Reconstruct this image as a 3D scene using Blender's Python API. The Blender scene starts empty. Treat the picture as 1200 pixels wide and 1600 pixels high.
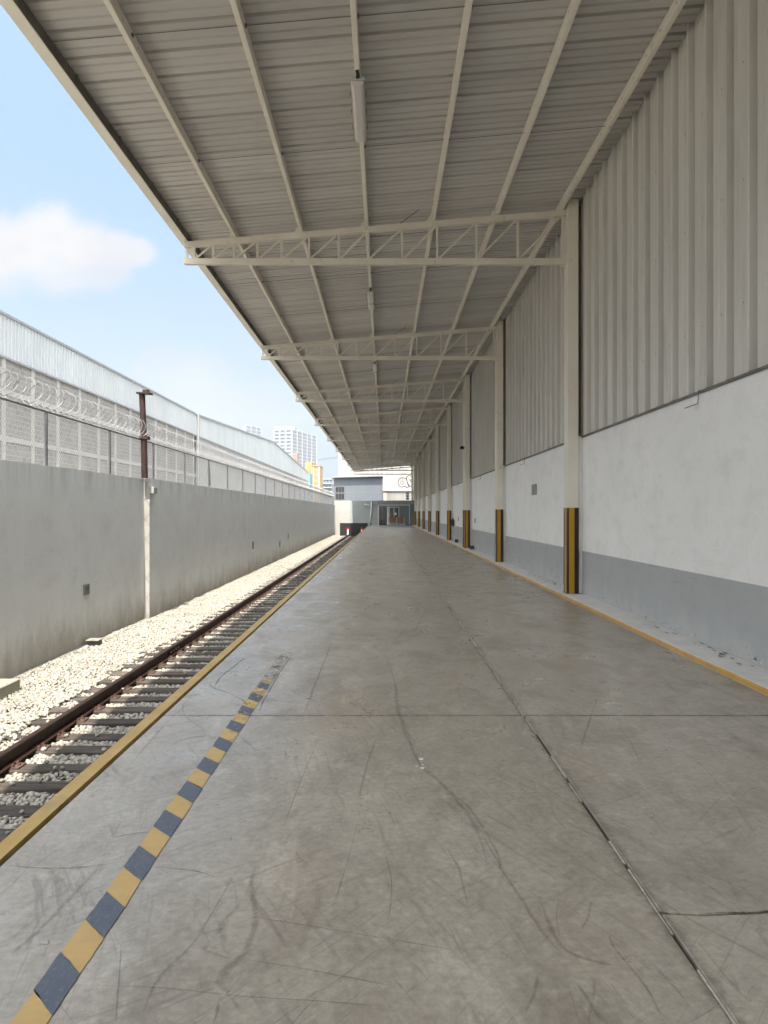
import bpy, math, random
from mathutils import Vector, Matrix, noise as mnoise
random.seed(7)
S = bpy.context.scene
COL = S.collection
R = math.radians

# ------------------------------------------------------------------ camera, world, sun, exposure
F_PX, EYE = 1202.0, 1.5                       # focal length in pixels of the 1600 px high photograph, eye height above the platform
cam_d = bpy.data.cameras.new('camera'); cam = bpy.data.objects.new('camera', cam_d); COL.objects.link(cam)
cam_d.sensor_fit = 'VERTICAL'; cam_d.sensor_height = 36.0; cam_d.lens = 36.0 * F_PX / 1600.0
cam_d.clip_start = 0.05; cam_d.clip_end = 6000
cam.location = (0, 0, EYE); cam.rotation_euler = (R(90), 0, 0)
S.camera = cam

SUN_EL = 60.0
SKY_STRENGTH = 0.14
SUN_STRENGTH = 2.0
EXPOSURE = 2.3
sun_d = bpy.data.lights.new('sun', 'SUN'); sun = bpy.data.objects.new('sun', sun_d); COL.objects.link(sun)
sun_d.energy = SUN_STRENGTH; sun_d.angle = R(0.55); sun_d.color = (1.0, 0.92, 0.78)
sun.location = (0, -20, 40)
sun.rotation_euler = Vector((0.0146, 1 / math.tan(R(SUN_EL)), -1.0)).to_track_quat('-Z', 'Y').to_euler()

S.view_settings.view_transform = 'Standard'; S.view_settings.look = 'None'
S.view_settings.exposure = EXPOSURE; S.view_settings.gamma = 1.0
S.view_settings.use_curve_mapping = False
S.cycles.max_bounces = 10; S.cycles.diffuse_bounces = 5; S.cycles.use_denoising = True
try: S.cycles.sample_clamp_indirect = 8.0
except Exception: pass


def nd(nt, typ, ins=None, **props):
    n = nt.nodes.new(typ)
    for k, v in props.items(): setattr(n, k, v)
    for k, v in (ins or {}).items():
        s = n.inputs[k]
        if isinstance(v, bpy.types.NodeSocket): nt.links.new(v, s)
        else: s.default_value = v
    return n
def mth(nt, op, a, b=0.0, c=0.0, clamp=False):
    n = nd(nt, 'ShaderNodeMath', {0: a, 1: b, 2: c}, operation=op); n.use_clamp = clamp
    return n.outputs[0]
def rgba(c): return (c[0], c[1], c[2], 1.0)
def mixc(nt, f, a, b, blend='MIX'):
    n = nt.nodes.new('ShaderNodeMix'); n.data_type = 'RGBA'; n.blend_type = blend
    for i, v in ((0, f), (6, a), (7, b)):
        if isinstance(v, bpy.types.NodeSocket): nt.links.new(v, n.inputs[i])
        else: n.inputs[i].default_value = rgba(v) if isinstance(v, (tuple, list)) else v
    return n.outputs[2]
def mapr(nt, v, a, b, c, d, smooth=False):
    n = nd(nt, 'ShaderNodeMapRange', {0: v, 1: a, 2: b, 3: c, 4: d})
    if smooth: n.interpolation_type = 'SMOOTHSTEP'
    return n.outputs[0]
def noi(nt, vec, scale, detail=5.0, rough=0.55, dist=0.0):
    n = nd(nt, 'ShaderNodeTexNoise', {'Vector': vec, 'Scale': scale, 'Detail': detail, 'Roughness': rough, 'Distortion': dist})
    return n.outputs['Fac']
def mapping(nt, vec, scale=(1, 1, 1), rot=(0, 0, 0), loc=(0, 0, 0)):
    return nd(nt, 'ShaderNodeMapping', {'Vector': vec, 'Scale': scale, 'Rotation': rot, 'Location': loc}).outputs[0]

W = bpy.data.worlds.new('World'); S.world = W; W.use_nodes = True
nt = W.node_tree; nt.nodes.clear()
sky = nd(nt, 'ShaderNodeTexSky', sky_type='NISHITA')
sky.sun_disc = False; sky.sun_elevation = R(SUN_EL); sky.sun_rotation = R(180)
sky.altitude = 2200; sky.air_density = 1.0; sky.dust_density = 2.2; sky.ozone_density = 1.0
CLOUD = 1.0
gen = nd(nt, 'ShaderNodeTexCoord').outputs['Generated']
sep = nd(nt, 'ShaderNodeSeparateXYZ', {0: gen})
front = mapr(nt, sep.outputs[1], 0.15, 0.3, 0, 1)
yy = mth(nt, 'MAXIMUM', sep.outputs[1], 0.1)
u = mth(nt, 'DIVIDE', sep.outputs[0], yy); v = mth(nt, 'DIVIDE', sep.outputs[2], yy)
n_big = noi(nt, gen, 14.0, 6.0, 0.6); n_fine = noi(nt, gen, 40.0, 9.0, 0.68)
warp = mth(nt, 'ADD', mth(nt, 'MULTIPLY', mth(nt, 'SUBTRACT', n_big, 0.5), 0.9), mth(nt, 'MULTIPLY', mth(nt, 'SUBTRACT', n_fine, 0.5), 0.7))
mask = None
# cumulus and faint puffs, as (direction right/forward, up/forward, radius, density)
for (cu, cv, cr, cd) in ((-.435, .362, .058, 1), (-.470, .345, .065, 1), (-.395, .345, .052, 1), (-.350, .340, .040, .95), (-.322, .338, .030, .9),
                         (-.420, .325, .060, .85), (-.370, .322, .045, .8), (-.50, .34, .07, 1), (-.58, .36, .09, 1), (-.65, .33, .07, 1),
                         (-.25, .165, .065, .42), (-.285, .18, .05, .35), (-.22, .135, .06, .4), (-.16, .12, .06, .3), (.35, .5, .16, .9), (.5, .46, .14, .9),
                         (.9, .3, .2, 1), (-1.0, .55, .2, 1), (-1.25, .5, .22, 1), (.15, .85, .2, .8)):
    du = mth(nt, 'SUBTRACT', u, cu); dv = mth(nt, 'MULTIPLY', mth(nt, 'SUBTRACT', v, cv), 1.25)
    d = mth(nt, 'DIVIDE', mth(nt, 'SQRT', mth(nt, 'ADD', mth(nt, 'MULTIPLY', du, du), mth(nt, 'MULTIPLY', dv, dv))), cr)
    m = mth(nt, 'MULTIPLY', mapr(nt, mth(nt, 'ADD', d, warp), 1.16, 0.50, 0, 1, True), cd)
    mask = m if mask is None else mth(nt, 'MAXIMUM', mask, m)
mask = mth(nt, 'MULTIPLY', mask, front)
# unseen clouds added behind and beside the view
# kept brighter than the visible cumulus, as fill light for the shaded canopy
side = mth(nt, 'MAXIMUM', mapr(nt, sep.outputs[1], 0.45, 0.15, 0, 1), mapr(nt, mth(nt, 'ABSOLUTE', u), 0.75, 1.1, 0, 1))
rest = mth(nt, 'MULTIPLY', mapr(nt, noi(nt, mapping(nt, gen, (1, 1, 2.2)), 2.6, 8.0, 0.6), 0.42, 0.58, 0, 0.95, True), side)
hz = mapr(nt, sep.outputs[2], 0.0, 0.42, 1.0, 0.0, True)
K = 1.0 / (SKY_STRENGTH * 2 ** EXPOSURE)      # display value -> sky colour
clear = mixc(nt, 0.1, (0.415 * K, 0.625 * K, 0.89 * K), sky.outputs[0])
skyc = mixc(nt, mth(nt, 'MULTIPLY', hz, 0.85), clear, (0.645 * K, 0.745 * K, 0.865 * K))
shade = mixc(nt, mapr(nt, n_big, .35, .65, 0, 1), (0.78 * K, 0.80 * K, 0.845 * K), (0.92 * K, 0.92 * K, 0.93 * K))
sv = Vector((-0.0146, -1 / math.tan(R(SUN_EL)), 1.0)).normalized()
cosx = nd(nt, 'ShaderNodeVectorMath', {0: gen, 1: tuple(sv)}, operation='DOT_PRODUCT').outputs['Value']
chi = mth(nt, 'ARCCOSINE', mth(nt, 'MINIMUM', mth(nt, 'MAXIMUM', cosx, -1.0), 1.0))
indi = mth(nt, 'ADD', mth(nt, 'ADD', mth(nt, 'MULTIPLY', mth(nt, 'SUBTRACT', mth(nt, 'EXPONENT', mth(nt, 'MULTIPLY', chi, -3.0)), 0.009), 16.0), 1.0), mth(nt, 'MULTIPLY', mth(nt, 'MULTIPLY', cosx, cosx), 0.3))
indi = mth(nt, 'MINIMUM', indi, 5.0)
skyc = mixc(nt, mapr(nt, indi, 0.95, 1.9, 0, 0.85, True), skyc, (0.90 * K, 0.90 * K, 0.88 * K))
final = mixc(nt, mask, skyc, shade)
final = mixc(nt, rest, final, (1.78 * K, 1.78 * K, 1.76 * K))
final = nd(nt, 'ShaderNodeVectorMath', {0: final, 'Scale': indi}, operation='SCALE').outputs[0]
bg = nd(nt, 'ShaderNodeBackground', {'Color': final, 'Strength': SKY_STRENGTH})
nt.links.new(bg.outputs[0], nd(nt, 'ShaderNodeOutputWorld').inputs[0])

# ------------------------------------------------------------------ helpers
def at(px, py, Y):                            # photograph pixel at distance Y -> point
    return Vector(((px - 600) * Y / F_PX, Y, EYE - (py - 800) * Y / F_PX))
def onfloor(px, py, z=0.0):
    Y = F_PX * (EYE - z) / (py - 800)
    return Vector(((px - 600) * Y / F_PX, Y, z))

def rootloc(o):
    l = Vector((0, 0, 0))
    while o is not None:
        l += o.location; o = o.parent
    return l
class MB:
    def __init__(s): s.v = []; s.f = []; s.m = []
    def face(s, pts, m=0):
        b = len(s.v); s.v += [tuple(p) for p in pts]; s.f.append(tuple(range(b, b + len(pts)))); s.m.append(m)
    def box(s, x0, x1, y0, y1, z0, z1, m=0):
        b = len(s.v)
        s.v += [(x0, y0, z0), (x1, y0, z0), (x1, y1, z0), (x0, y1, z0), (x0, y0, z1), (x1, y0, z1), (x1, y1, z1), (x0, y1, z1)]
        for q in ((0, 3, 2, 1), (4, 5, 6, 7), (0, 1, 5, 4), (1, 2, 6, 5), (2, 3, 7, 6), (3, 0, 4, 7)):
            s.f.append(tuple(b + i for i in q)); s.m.append(m)
        return s
    def bar(s, p, q, w, h, up=(0, 0, 1), m=0):
        p = Vector(p); q = Vector(q); d = (q - p).normalized(); a = d.cross(Vector(up))
        if a.length < 1e-4: a = d.cross(Vector((0, 1, 0)))
        a.normalize(); c = a.cross(d).normalized(); a *= w / 2; c *= h / 2
        b = len(s.v)
        for e in (p, q): s.v += [tuple(e - a - c), tuple(e + a - c), tuple(e + a + c), tuple(e - a + c)]
        for t in ((3, 2, 1, 0), (4, 5, 6, 7), (0, 1, 5, 4), (1, 2, 6, 5), (2, 3, 7, 6), (3, 0, 4, 7)):
            s.f.append(tuple(b + i for i in t)); s.m.append(m)
        return s
    def tube(s, pts, r, n=6, m=0, caps=True, closed=False):
        pts = [Vector(p) for p in pts]; b = len(s.v); k = len(pts)
        for i, p in enumerate(pts):
            if closed: d = pts[(i + 1) % k] - pts[i - 1]
            else: d = pts[min(i + 1, k - 1)] - pts[max(i - 1, 0)]
            d.normalize(); a = d.cross(Vector((0, 0, 1)))
            if a.length < 1e-3: a = d.cross(Vector((1, 0, 0)))
            a.normalize(); c = d.cross(a)
            rr = r[i] if isinstance(r, (list, tuple)) else r
            for j in range(n):
                t = 2 * math.pi * j / n
                s.v.append(tuple(p + a * math.cos(t) * rr + c * math.sin(t) * rr))
        for i in range(k if closed else k - 1):
            i2 = (i + 1) % k
            for j in range(n):
                s.f.append((b + i * n + j, b + i * n + (j + 1) % n, b + i2 * n + (j + 1) % n, b + i2 * n + j)); s.m.append(m)
        if caps and not closed:
            s.f.append(tuple(b + j for j in reversed(range(n)))); s.m.append(m)
            s.f.append(tuple(b + (k - 1) * n + j for j in range(n))); s.m.append(m)
        return s
    def prism(s, poly, fn, t0, t1, m=0, caps=True):   # poly of (a,b); fn(a,b,t)->xyz
        b = len(s.v); n = len(poly)
        for t in (t0, t1): s.v += [tuple(fn(a, c, t)) for a, c in poly]
        for j in range(n):
            s.f.append((b + j, b + (j + 1) % n, b + n + (j + 1) % n, b + n + j)); s.m.append(m)
        if caps:
            s.f.append(tuple(b + j for j in reversed(range(n)))); s.m.append(m)
            s.f.append(tuple(b + n + j for j in range(n))); s.m.append(m)
        return s
    def build(s, name, mats, parent=None, bevel=0.0, smooth=False, loc=None, seg=1):
        me = bpy.data.meshes.new(name)
        base = rootloc(parent) if parent else Vector((0, 0, 0))
        if loc is not None: base = Vector(loc)
        me.from_pydata([(x - base.x, y - base.y, z - base.z) for x, y, z in s.v], [], s.f)
        if not isinstance(mats, (list, tuple)): mats = [mats]
        for mm in mats: me.materials.append(mm)
        if len(mats) > 1: me.polygons.foreach_set('material_index', s.m)
        if getattr(s, 'soft', None):
            at_ = me.attributes.new('soft', 'FLOAT', 'POINT'); at_.data.foreach_set('value', s.soft)
        me.update()
        import bmesh
        bm = bmesh.new(); bm.from_mesh(me); bmesh.ops.recalc_face_normals(bm, faces=bm.faces); bm.to_mesh(me); bm.free()
        if smooth: me.polygons.foreach_set('use_smooth', [True] * len(me.polygons))
        o = bpy.data.objects.new(name, me); COL.objects.link(o)
        if parent: o.parent = parent; o.location = base - rootloc(parent) if loc is not None else (0, 0, 0)
        elif loc is not None: o.location = loc
        if bevel:
            md = o.modifiers.new('bevel', 'BEVEL'); md.width = bevel; md.segments = seg; md.limit_method = 'ANGLE'
        return o
def tag(o, label=None, cat=None, group=None, kind=None):
    if label: o['label'] = label
    if cat: o['category'] = cat
    if group: o['group'] = group
    if kind: o['kind'] = kind
    return o
def thing(name, label, cat, loc=(0, 0, 0), group=None):
    o = bpy.data.objects.new(name, None); COL.objects.link(o); o.location = loc; o.empty_display_size = 0.2
    return tag(o, label, cat, group)
def structure(name, loc=(0, 0, 0)):
    o = bpy.data.objects.new(name, None); COL.objects.link(o); o.location = loc; o['kind'] = 'structure'
    return o
def inst(src, parent, dloc):                  # a copy of a part, sharing its mesh
    c = src.copy(); COL.objects.link(c); c.parent = parent; c.location = src.location + Vector(dloc)
    return c
def copy_tree(o, parent=None):
    c = o.copy(); COL.objects.link(c)
    if parent: c.parent = parent
    for ch in list(o.children): copy_tree(ch, c)
    return c
ORD = ['first', 'second', 'third', 'fourth', 'fifth', 'sixth', 'seventh', 'eighth', 'ninth', 'tenth', 'eleventh', 'twelfth']

# ------------------------------------------------------------------ materials
def newmat(name):
    m = bpy.data.materials.new(name); m.use_nodes = True; t = m.node_tree; t.nodes.clear()
    out = nd(t, 'ShaderNodeOutputMaterial'); p = nd(t, 'ShaderNodeBsdfPrincipled')
    t.links.new(p.outputs[0], out.inputs[0])
    pos = nd(t, 'ShaderNodeNewGeometry').outputs['Position']
    return m, t, p, pos, out
def plug(t, p, key, val):
    if isinstance(val, bpy.types.NodeSocket): t.links.new(val, p.inputs[key])
    else: p.inputs[key].default_value = rgba(val) if isinstance(val, (tuple, list)) and len(val) == 3 else val
def bump(t, p, h, strength=0.3, dist=0.01):
    b = nd(t, 'ShaderNodeBump', {'Height': h, 'Strength': strength, 'Distance': dist}); t.links.new(b.outputs[0], p.inputs['Normal'])
def mat(name, col, col2=None, rough=.6, scale=2.0, bump_s=0.0, bscale=40, metal=0.0, spec=0.4, rnd=0.0, stretch=(1, 1, 1), lo=.35, hi=.68, dirt=None, dirt_s=1.3, dlo=.56, dhi=.72):
    m, t, p, pos, out = newmat(name)
    vec = mapping(t, pos, stretch)
    n1 = noi(t, vec, scale, 7, .6)
    c = mixc(t, mapr(t, n1, lo, hi, 0, 1), col, col2 or tuple(x * .82 for x in col))
    if dirt:
        n2 = noi(t, mapping(t, pos, stretch, loc=(3.1, 7.7, 1.3)), dirt_s, 8, .65)
        c = mixc(t, mapr(t, n2, dlo, dhi, 0, .8), c, dirt)
    if rnd:
        oi = nd(t, 'ShaderNodeObjectInfo').outputs['Random']
        hsv = nd(t, 'ShaderNodeHueSaturation', {'Color': c, 'Value': mapr(t, oi, 0, 1, 1 - rnd, 1 + rnd)})
        c = hsv.outputs[0]
    plug(t, p, 'Base Color', c); p.inputs['Metallic'].default_value = metal
    plug(t, p, 'Roughness', mapr(t, n1, .3, .7, max(rough - .08, .03), min(rough + .08, 1)))
    p.inputs['Specular IOR Level'].default_value = spec
    if bump_s: bump(t, p, noi(t, pos, bscale, 5, .6), bump_s, .01)
    return m

cream = mat('cream_paint', (.78, .745, .645), (.71, .67, .57), .5, 1.6, .05, 60, dirt=(.33, .27, .19), dirt_s=5.0, dlo=.60, dhi=.78)
cream_truss = mat('cream_truss_paint', (.70, .66, .57), (.62, .58, .49), .5, 2.0, .05, 60, dirt=(.30, .23, .16), dirt_s=9.0, dlo=.62, dhi=.75)
roofm = mat('roof_sheet_steel', (.56, .54, .51), (.45, .435, .415), .5, .7, .03, 30, rnd=.05, stretch=(.35, 1.4, 1), spec=.4, dirt=(.35, .325, .30), dirt_s=1.1, dlo=.58, dhi=.8)
cladm = mat('wall_cladding_paint', (.64, .62, .58), (.56, .54, .50), .42, .9, .02, 20, rnd=.03, stretch=(1, 2.2, .35), spec=.45, dirt=(.44, .415, .375), dirt_s=1.6, dlo=.55, dhi=.75)
flash = mat('dark_flashing', (.20, .185, .16), (.13, .12, .10), .6, 3, .1)
eavem = mat('eaves_inner_shade', (.15, .135, .115), (.10, .09, .075), .7, 2)  # dark tone standing in for shade on the eaves beam's inner side
edgem = mat('edge_flashing_paint', (.36, .335, .29), (.28, .26, .22), .6, 3)
screwm = mat('screw_steel', (.05, .05, .05), rough=.4)
steel_dark = mat('dark_steel', (.10, .10, .10), (.16, .155, .15), .55, 3, .1)
galv = mat('galvanised_wire', (.24, .24, .24), (.18, .18, .18), .45, 4, metal=.35)
razorm = mat('razor_wire_steel', (.24, .24, .245), (.06, .06, .065), .4, 4, metal=.3)
postm = mat('fence_post_steel', (.20, .20, .205), (.14, .14, .145), .55, 3)
rust = mat('rusty_steel', (.022, .011, .009), (.045, .02, .016), .75, 6, .3, 60, dirt=(.035, .018, .014), dirt_s=9)
railm = mat('rail_steel', (.026, .011, .008), (.040, .017, .012), .62, 5, .2, 80)
railtop = mat('rail_running_face', (.055, .030, .024), (.04, .02, .016), .38, 8, metal=.5)
pinkrust = mat('tie_plate_rust', (.125, .075, .062), (.075, .042, .034), .8, 12, .3, 60)
yellow_edge = mat('yellow_edge_paint', (.50, .345, .12), (.42, .285, .10), .55, 3, .1, 40, dirt=(.30, .235, .14), dirt_s=4)
orange = mat('orange_line_paint', (.60, .36, .10), (.52, .30, .085), .55, 4, .08, 40, dirt=(.42, .30, .17), dirt_s=3, dlo=.55, dhi=.75)
amber = mat('amber_band_paint', (.47, .255, .018), (.40, .21, .015), .45, 3, dirt=(.25, .15, .04), dirt_s=7, dlo=.66, dhi=.8)
blackp = mat('black_band_paint', (.012, .011, .010), (.020, .018, .016), .45, 3)
blackwall = mat('black_wall_paint', (.018, .019, .022), (.028, .028, .030), .6, 2)
white = mat('white_paint', (.80, .80, .79), (.73, .73, .72), .55, 1.0)
whitetrim = mat('white_trim_paint', (.78, .78, .76), (.70, .70, .68), .5, 2)
glassm = mat('dark_glass', (.012, .015, .020), (.03, .035, .04), .12, 2, spec=.6)
woodbench = mat('orange_brown_wood', (.30, .115, .03), (.20, .075, .02), .5, 5, .1, stretch=(.4, 4, 4))
redp = mat('red_paint', (.50, .03, .03), (.4, .03, .03), .45, 3)
lampbody = mat('lamp_housing', (.52, .51, .48), (.46, .45, .42), .5, 3)
lampdiff = mat('lamp_diffuser', (.64, .62, .58), (.60, .58, .54), .3, 1.5, spec=.5)
concreteblk = mat('raw_concrete', (.36, .35, .325), (.30, .29, .27), .85, 3, .3, 30)
sealant = mat('joint_sealant', (.66, .63, .56), (.42, .40, .35), .8, 14, .2)
groundm = mat('ground_dirt', (.36, .34, .30), (.29, .27, .24), .9, .2, .3, 4)

XJOINT = 1.03
def floor_material():
    m, t, p, pos, out = newmat('platform_concrete')
    oi = nd(t, 'ShaderNodeObjectInfo').outputs['Random']
    big = noi(t, pos, .45, 8, .62); mid = noi(t, mapping(t, pos, (1, .6, 1)), 2.4, 10, .68, .5); fine = noi(t, pos, 26, 6, .7); cl = noi(t, mapping(t, pos, (1, .8, 1), loc=(2, 6, 1)), 7.0, 8, .7, .3)
    c = mixc(t, mapr(t, big, .33, .68, 0, 1), (.35, .318, .27), (.455, .42, .365))
    c = mixc(t, mapr(t, mid, .47, .68, 0, .7), c, (.245, .215, .175))
    c = mixc(t, mapr(t, cl, .52, .72, 0, .5), c, (.27, .24, .20))
    c = mixc(t, mapr(t, cl, .46, .30, 0, .4), c, (.60, .57, .50))
    red = noi(t, mapping(t, pos, (1, .5, 1), loc=(11, 3, 0)), 1.1, 6, .6)
    c = mixc(t, mapr(t, red, .54, .72, 0, .55), c, (.37, .295, .235))
    pale = noi(t, mapping(t, pos, (1.2, .35, 1), loc=(5, 9, 0)), 2.6, 8, .68, .4)
    c = mixc(t, mapr(t, pale, .56, .74, 0, .6), c, (.66, .615, .53))
    gr = mapr(t, fine, .3, .7, .78, 1.18)
    c = mixc(t, 1.0, c, nd(t, 'ShaderNodeCombineColor', {0: gr, 1: gr, 2: gr}).outputs[0], 'MULTIPLY')
    sepx = nd(t, 'ShaderNodeSeparateXYZ', {0: pos})
    # grime gathered along the joints between slabs
    dj = mth(t, 'ABSOLUTE', mth(t, 'SUBTRACT', sepx.outputs[0], XJOINT))
    ft = mth(t, 'FRACT', mth(t, 'ADD', mth(t, 'DIVIDE', mth(t, 'SUBTRACT', sepx.outputs[1], 5.67), 8.6), 20.5))
    dt = mth(t, 'MULTIPLY', mth(t, 'ABSOLUTE', mth(t, 'SUBTRACT', ft, .5)), 8.6)
    dmin = mth(t, 'MINIMUM', dj, mth(t, 'MULTIPLY', dt, 1.6))
    gj = mth(t, 'ADD', dmin, mth(t, 'MULTIPLY', mth(t, 'SUBTRACT', noi(t, pos, 9, 8, .75), .5), .16))
    c = mixc(t, mapr(t, gj, .050, .0, 0, .75, True), c, (.15, .13, .105))
    for (ang, sx, sy, lo, hi, k, off) in ((8, 26, .8, .58, .72, .5, 0), (-28, 34, 1.3, .58, .70, .6, 4), (52, 40, 1.5, .60, .72, .5, 9), (84, 22, .9, .62, .76, .2, 15), (-12, 60, 1.0, .58, .68, .45, 21), (38, 90, 1.6, .60, .68, .5, 31)):
        vv = mapping(t, mapping(t, pos, (1, 1, 1), (0, 0, R(ang)), (off, off * .7, 0)), (sx, sy, 1))
        warp = nd(t, 'ShaderNodeTexNoise', {'Vector': pos, 'Scale': 1.1, 'Detail': 2.0})
        vv = nd(t, 'ShaderNodeVectorMath', {0: vv, 1: nd(t, 'ShaderNodeVectorMath', {0: warp.outputs['Color'], 'Scale': 5.0}, operation='SCALE').outputs[0]}, operation='ADD').outputs[0]
        st = mapr(t, noi(t, vv, 1.0, 3, .5), lo, hi, 0, k * .85)
        msk = mapr(t, noi(t, mapping(t, pos, loc=(off * 3, 1, 0)), .9, 3, .5), .42, .60, 0, 1)
        c = mixc(t, mth(t, 'MULTIPLY', st, msk), c, (.17, .15, .12))
    sp = noi(t, pos, 60, 2, .5)
    c = mixc(t, mapr(t, sp, .70, .78, 0, .6), c, (.14, .125, .10))
    hsv = nd(t, 'ShaderNodeHueSaturation', {'Color': c, 'Value': mapr(t, oi, 0, 1, .94, 1.05)})
    plug(t, p, 'Base Color', hsv.outputs[0])
    rg = mth(t, 'ADD', mapr(t, mid, .3, .7, .24, .44), mth(t, 'MULTIPLY', mth(t, 'SUBTRACT', big, .5), .3))
    plug(t, p, 'Roughness', rg); p.inputs['Specular IOR Level'].default_value = .5
    h = mth(t, 'ADD', mth(t, 'MULTIPLY', fine, .5), mid)
    bump(t, p, h, .14, .006)
    return m
floorm = floor_material()

def wearpaint(name, col, col2, y0=2.6, y1=9.2):
    m, t, p, pos, out = newmat(name)
    n = noi(t, pos, 9, 8, .7); n2 = noi(t, mapping(t, pos, (3, 1, 1)), 30, 4, .6)
    c = mixc(t, mapr(t, n, .35, .7, 0, 1), col, col2)
    c = mixc(t, mapr(t, n2, .54, .74, 0, .35), c, (.36, .33, .28))
    plug(t, p, 'Base Color', c); p.inputs['Roughness'].default_value = .55
    y = nd(t, 'ShaderNodeSeparateXYZ', {0: pos}).outputs[1]
    thr = mapr(t, y, y0, y1, .72, .37)
    a = mapr(t, mth(t, 'SUBTRACT', mth(t, 'ADD', mth(t, 'MULTIPLY', n, .6), mth(t, 'MULTIPLY', n2, .4)), thr), -.04, .05, 1, 0)
    plug(t, p, 'Alpha', a)
    return m
stripe_y = wearpaint('stripe_yellow_paint', (.58, .40, .155), (.50, .335, .13))
stripe_b = wearpaint('stripe_blue_paint', (.085, .105, .150), (.115, .135, .175))

def markmat(name, col, amax, scale=6):
    m, t, p, pos, out = newmat(name)
    p.inputs['Base Color'].default_value = rgba(col); p.inputs['Roughness'].default_value = .6
    n = noi(t, pos, scale, 6, .7); n2 = noi(t, pos, 50, 4, .6)
    so = nd(t, 'ShaderNodeAttribute', attribute_name='soft').outputs['Fac']
    a = mth(t, 'MULTIPLY', mapr(t, n, .3, .62, .1, amax), mapr(t, n2, .3, .6, .45, 1))
    plug(t, p, 'Alpha', mth(t, 'MULTIPLY', a, mapr(t, so, 0, .8, 0, 1, True)))
    return m
tyrem = markmat('tyre_rubber_mark', (.15, .13, .105), .30)
scratchm = markmat('scratch_mark', (.13, .115, .095), .45, 3)
crackm = markmat('crack_dirt', (.035, .03, .027), 1.0, 20)

def plaster(name, a, b, stain_top=None, stain_low=None, z_low=(-1.1, .1), z_top=(2.3, 1.4), bs=.25, low_amt=.8, scale=.9, scuff=None):
    m, t, p, pos, out = newmat(name)
    z = nd(t, 'ShaderNodeSeparateXYZ', {0: pos}).outputs[2]
    n1 = noi(t, pos, scale, 8, .62); n2 = noi(t, pos, 14, 6, .65)
    c = mixc(t, mapr(t, n1, .3, .7, 0, 1), a, b)
    c = mixc(t, mapr(t, n2, .5, .75, 0, .25), c, tuple(x * .8 for x in b))
    n3 = noi(t, mapping(t, pos, (1, .6, 1), loc=(8, 1, 5)), 3.2, 8, .7)
    c = mixc(t, mapr(t, n3, .50, .72, 0, .35), c, tuple(x * .76 for x in b))
    if stain_top:
        st = noi(t, mapping(t, pos, (1, 1.6, .12)), 2.2, 6, .65)
        k = mth(t, 'MULTIPLY', mapr(t, st, .46, .68, 0, .8), mapr(t, z, z_top[1], z_top[0], .0, .9))
        c = mixc(t, k, c, stain_top)
    if stain_low:
        st = noi(t, mapping(t, pos, (1, 1.3, .55), loc=(4, 2, 0)), 1.7, 8, .7)
        zz = mth(t, 'ADD', z, mth(t, 'MULTIPLY', mth(t, 'SUBTRACT', st, .5), 1.2))
        c = mixc(t, mapr(t, zz, z_low[1], z_low[0], 0, low_amt, True), c, stain_low)
    if scuff:
        s1 = noi(t, mapping(t, pos, (1, .8, 9), (R(6), 0, 0), (3, 5, 1)), 2.2, 6, .62); s2 = noi(t, mapping(t, pos, (1, 1, 1), loc=(7, 2, 9)), .8, 4, .5); s3 = noi(t, mapping(t, pos, (1, 2.4, .35), loc=(1, 8, 2)), 1.6, 7, .65)
        hi = mapr(t, z, 1.6, .3, 0, 1)
        c = mixc(t, mth(t, 'MULTIPLY', mth(t, 'MULTIPLY', mapr(t, s1, .58, .70, 0, .6), mapr(t, s2, .48, .6, 0, 1)), hi), c, scuff)
        c = mixc(t, mapr(t, s3, .50, .78, 0, .12), c, tuple(x * .82 for x in a))
        s4 = noi(t, mapping(t, pos, (1, 1, 1.6), loc=(2, 2, 2)), 1.3, 3, .4)
        c = mixc(t, mapr(t, s4, .60, .62, 0, .10), c, tuple(x * .7 for x in a))
    plug(t, p, 'Base Color', c); p.inputs['Roughness'].default_value = .85; p.inputs['Specular IOR Level'].default_value = .25
    bump(t, p, mth(t, 'ADD', n2, noi(t, pos, 60, 4, .6)), bs, .008)
    return m
wallm = plaster('grey_painted_plaster', (.82, .85, .87), (.74, .765, .78), (.46, .46, .45), (.30, .265, .215), (-1.2, -.2), (2.35, 1.7))
walltop = plaster('wall_coping_plaster', (.46, .455, .44), (.36, .355, .34), (.22, .215, .205))
pillarm = plaster('white_washed_plaster', (.50, .49, .47), (.40, .39, .37), bs=.5)
whitewall = plaster('white_painted_wall', (.88, .88, .87), (.82, .82, .81), None, None, bs=.06, scale=.7, scuff=(.50, .48, .45))
dadom = plaster('grey_painted_dado', (.44, .455, .462), (.41, .425, .432), None, (.52, .53, .53), (.0, .36), bs=.05, low_amt=.55, scuff=(.24, .24, .235))
curbm = plaster('white_painted_kerb', (.80, .80, .785), (.68, .68, .66), None, None, bs=.2, scale=3)
endwhite = plaster('end_wall_white', (.48, .475, .46), (.42, .41, .395), (.55, .53, .50), (.5, .47, .43), (-1.2, -.2))
endgrey = plaster('end_wall_grey_green', (.38, .42, .41), (.33, .365, .36), None, None)
greybld = mat('grey_blue_cladding', (.15, .17, .20), (.13, .15, .175), .6, 1.0, stretch=(3, 1, .3))
officem = mat('office_green_grey', (.17, .21, .22), (.14, .17, .18), .5, 2)
fasciam = mat('fascia_grey', (.30, .31, .32), (.25, .26, .27), .6, 2)

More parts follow.
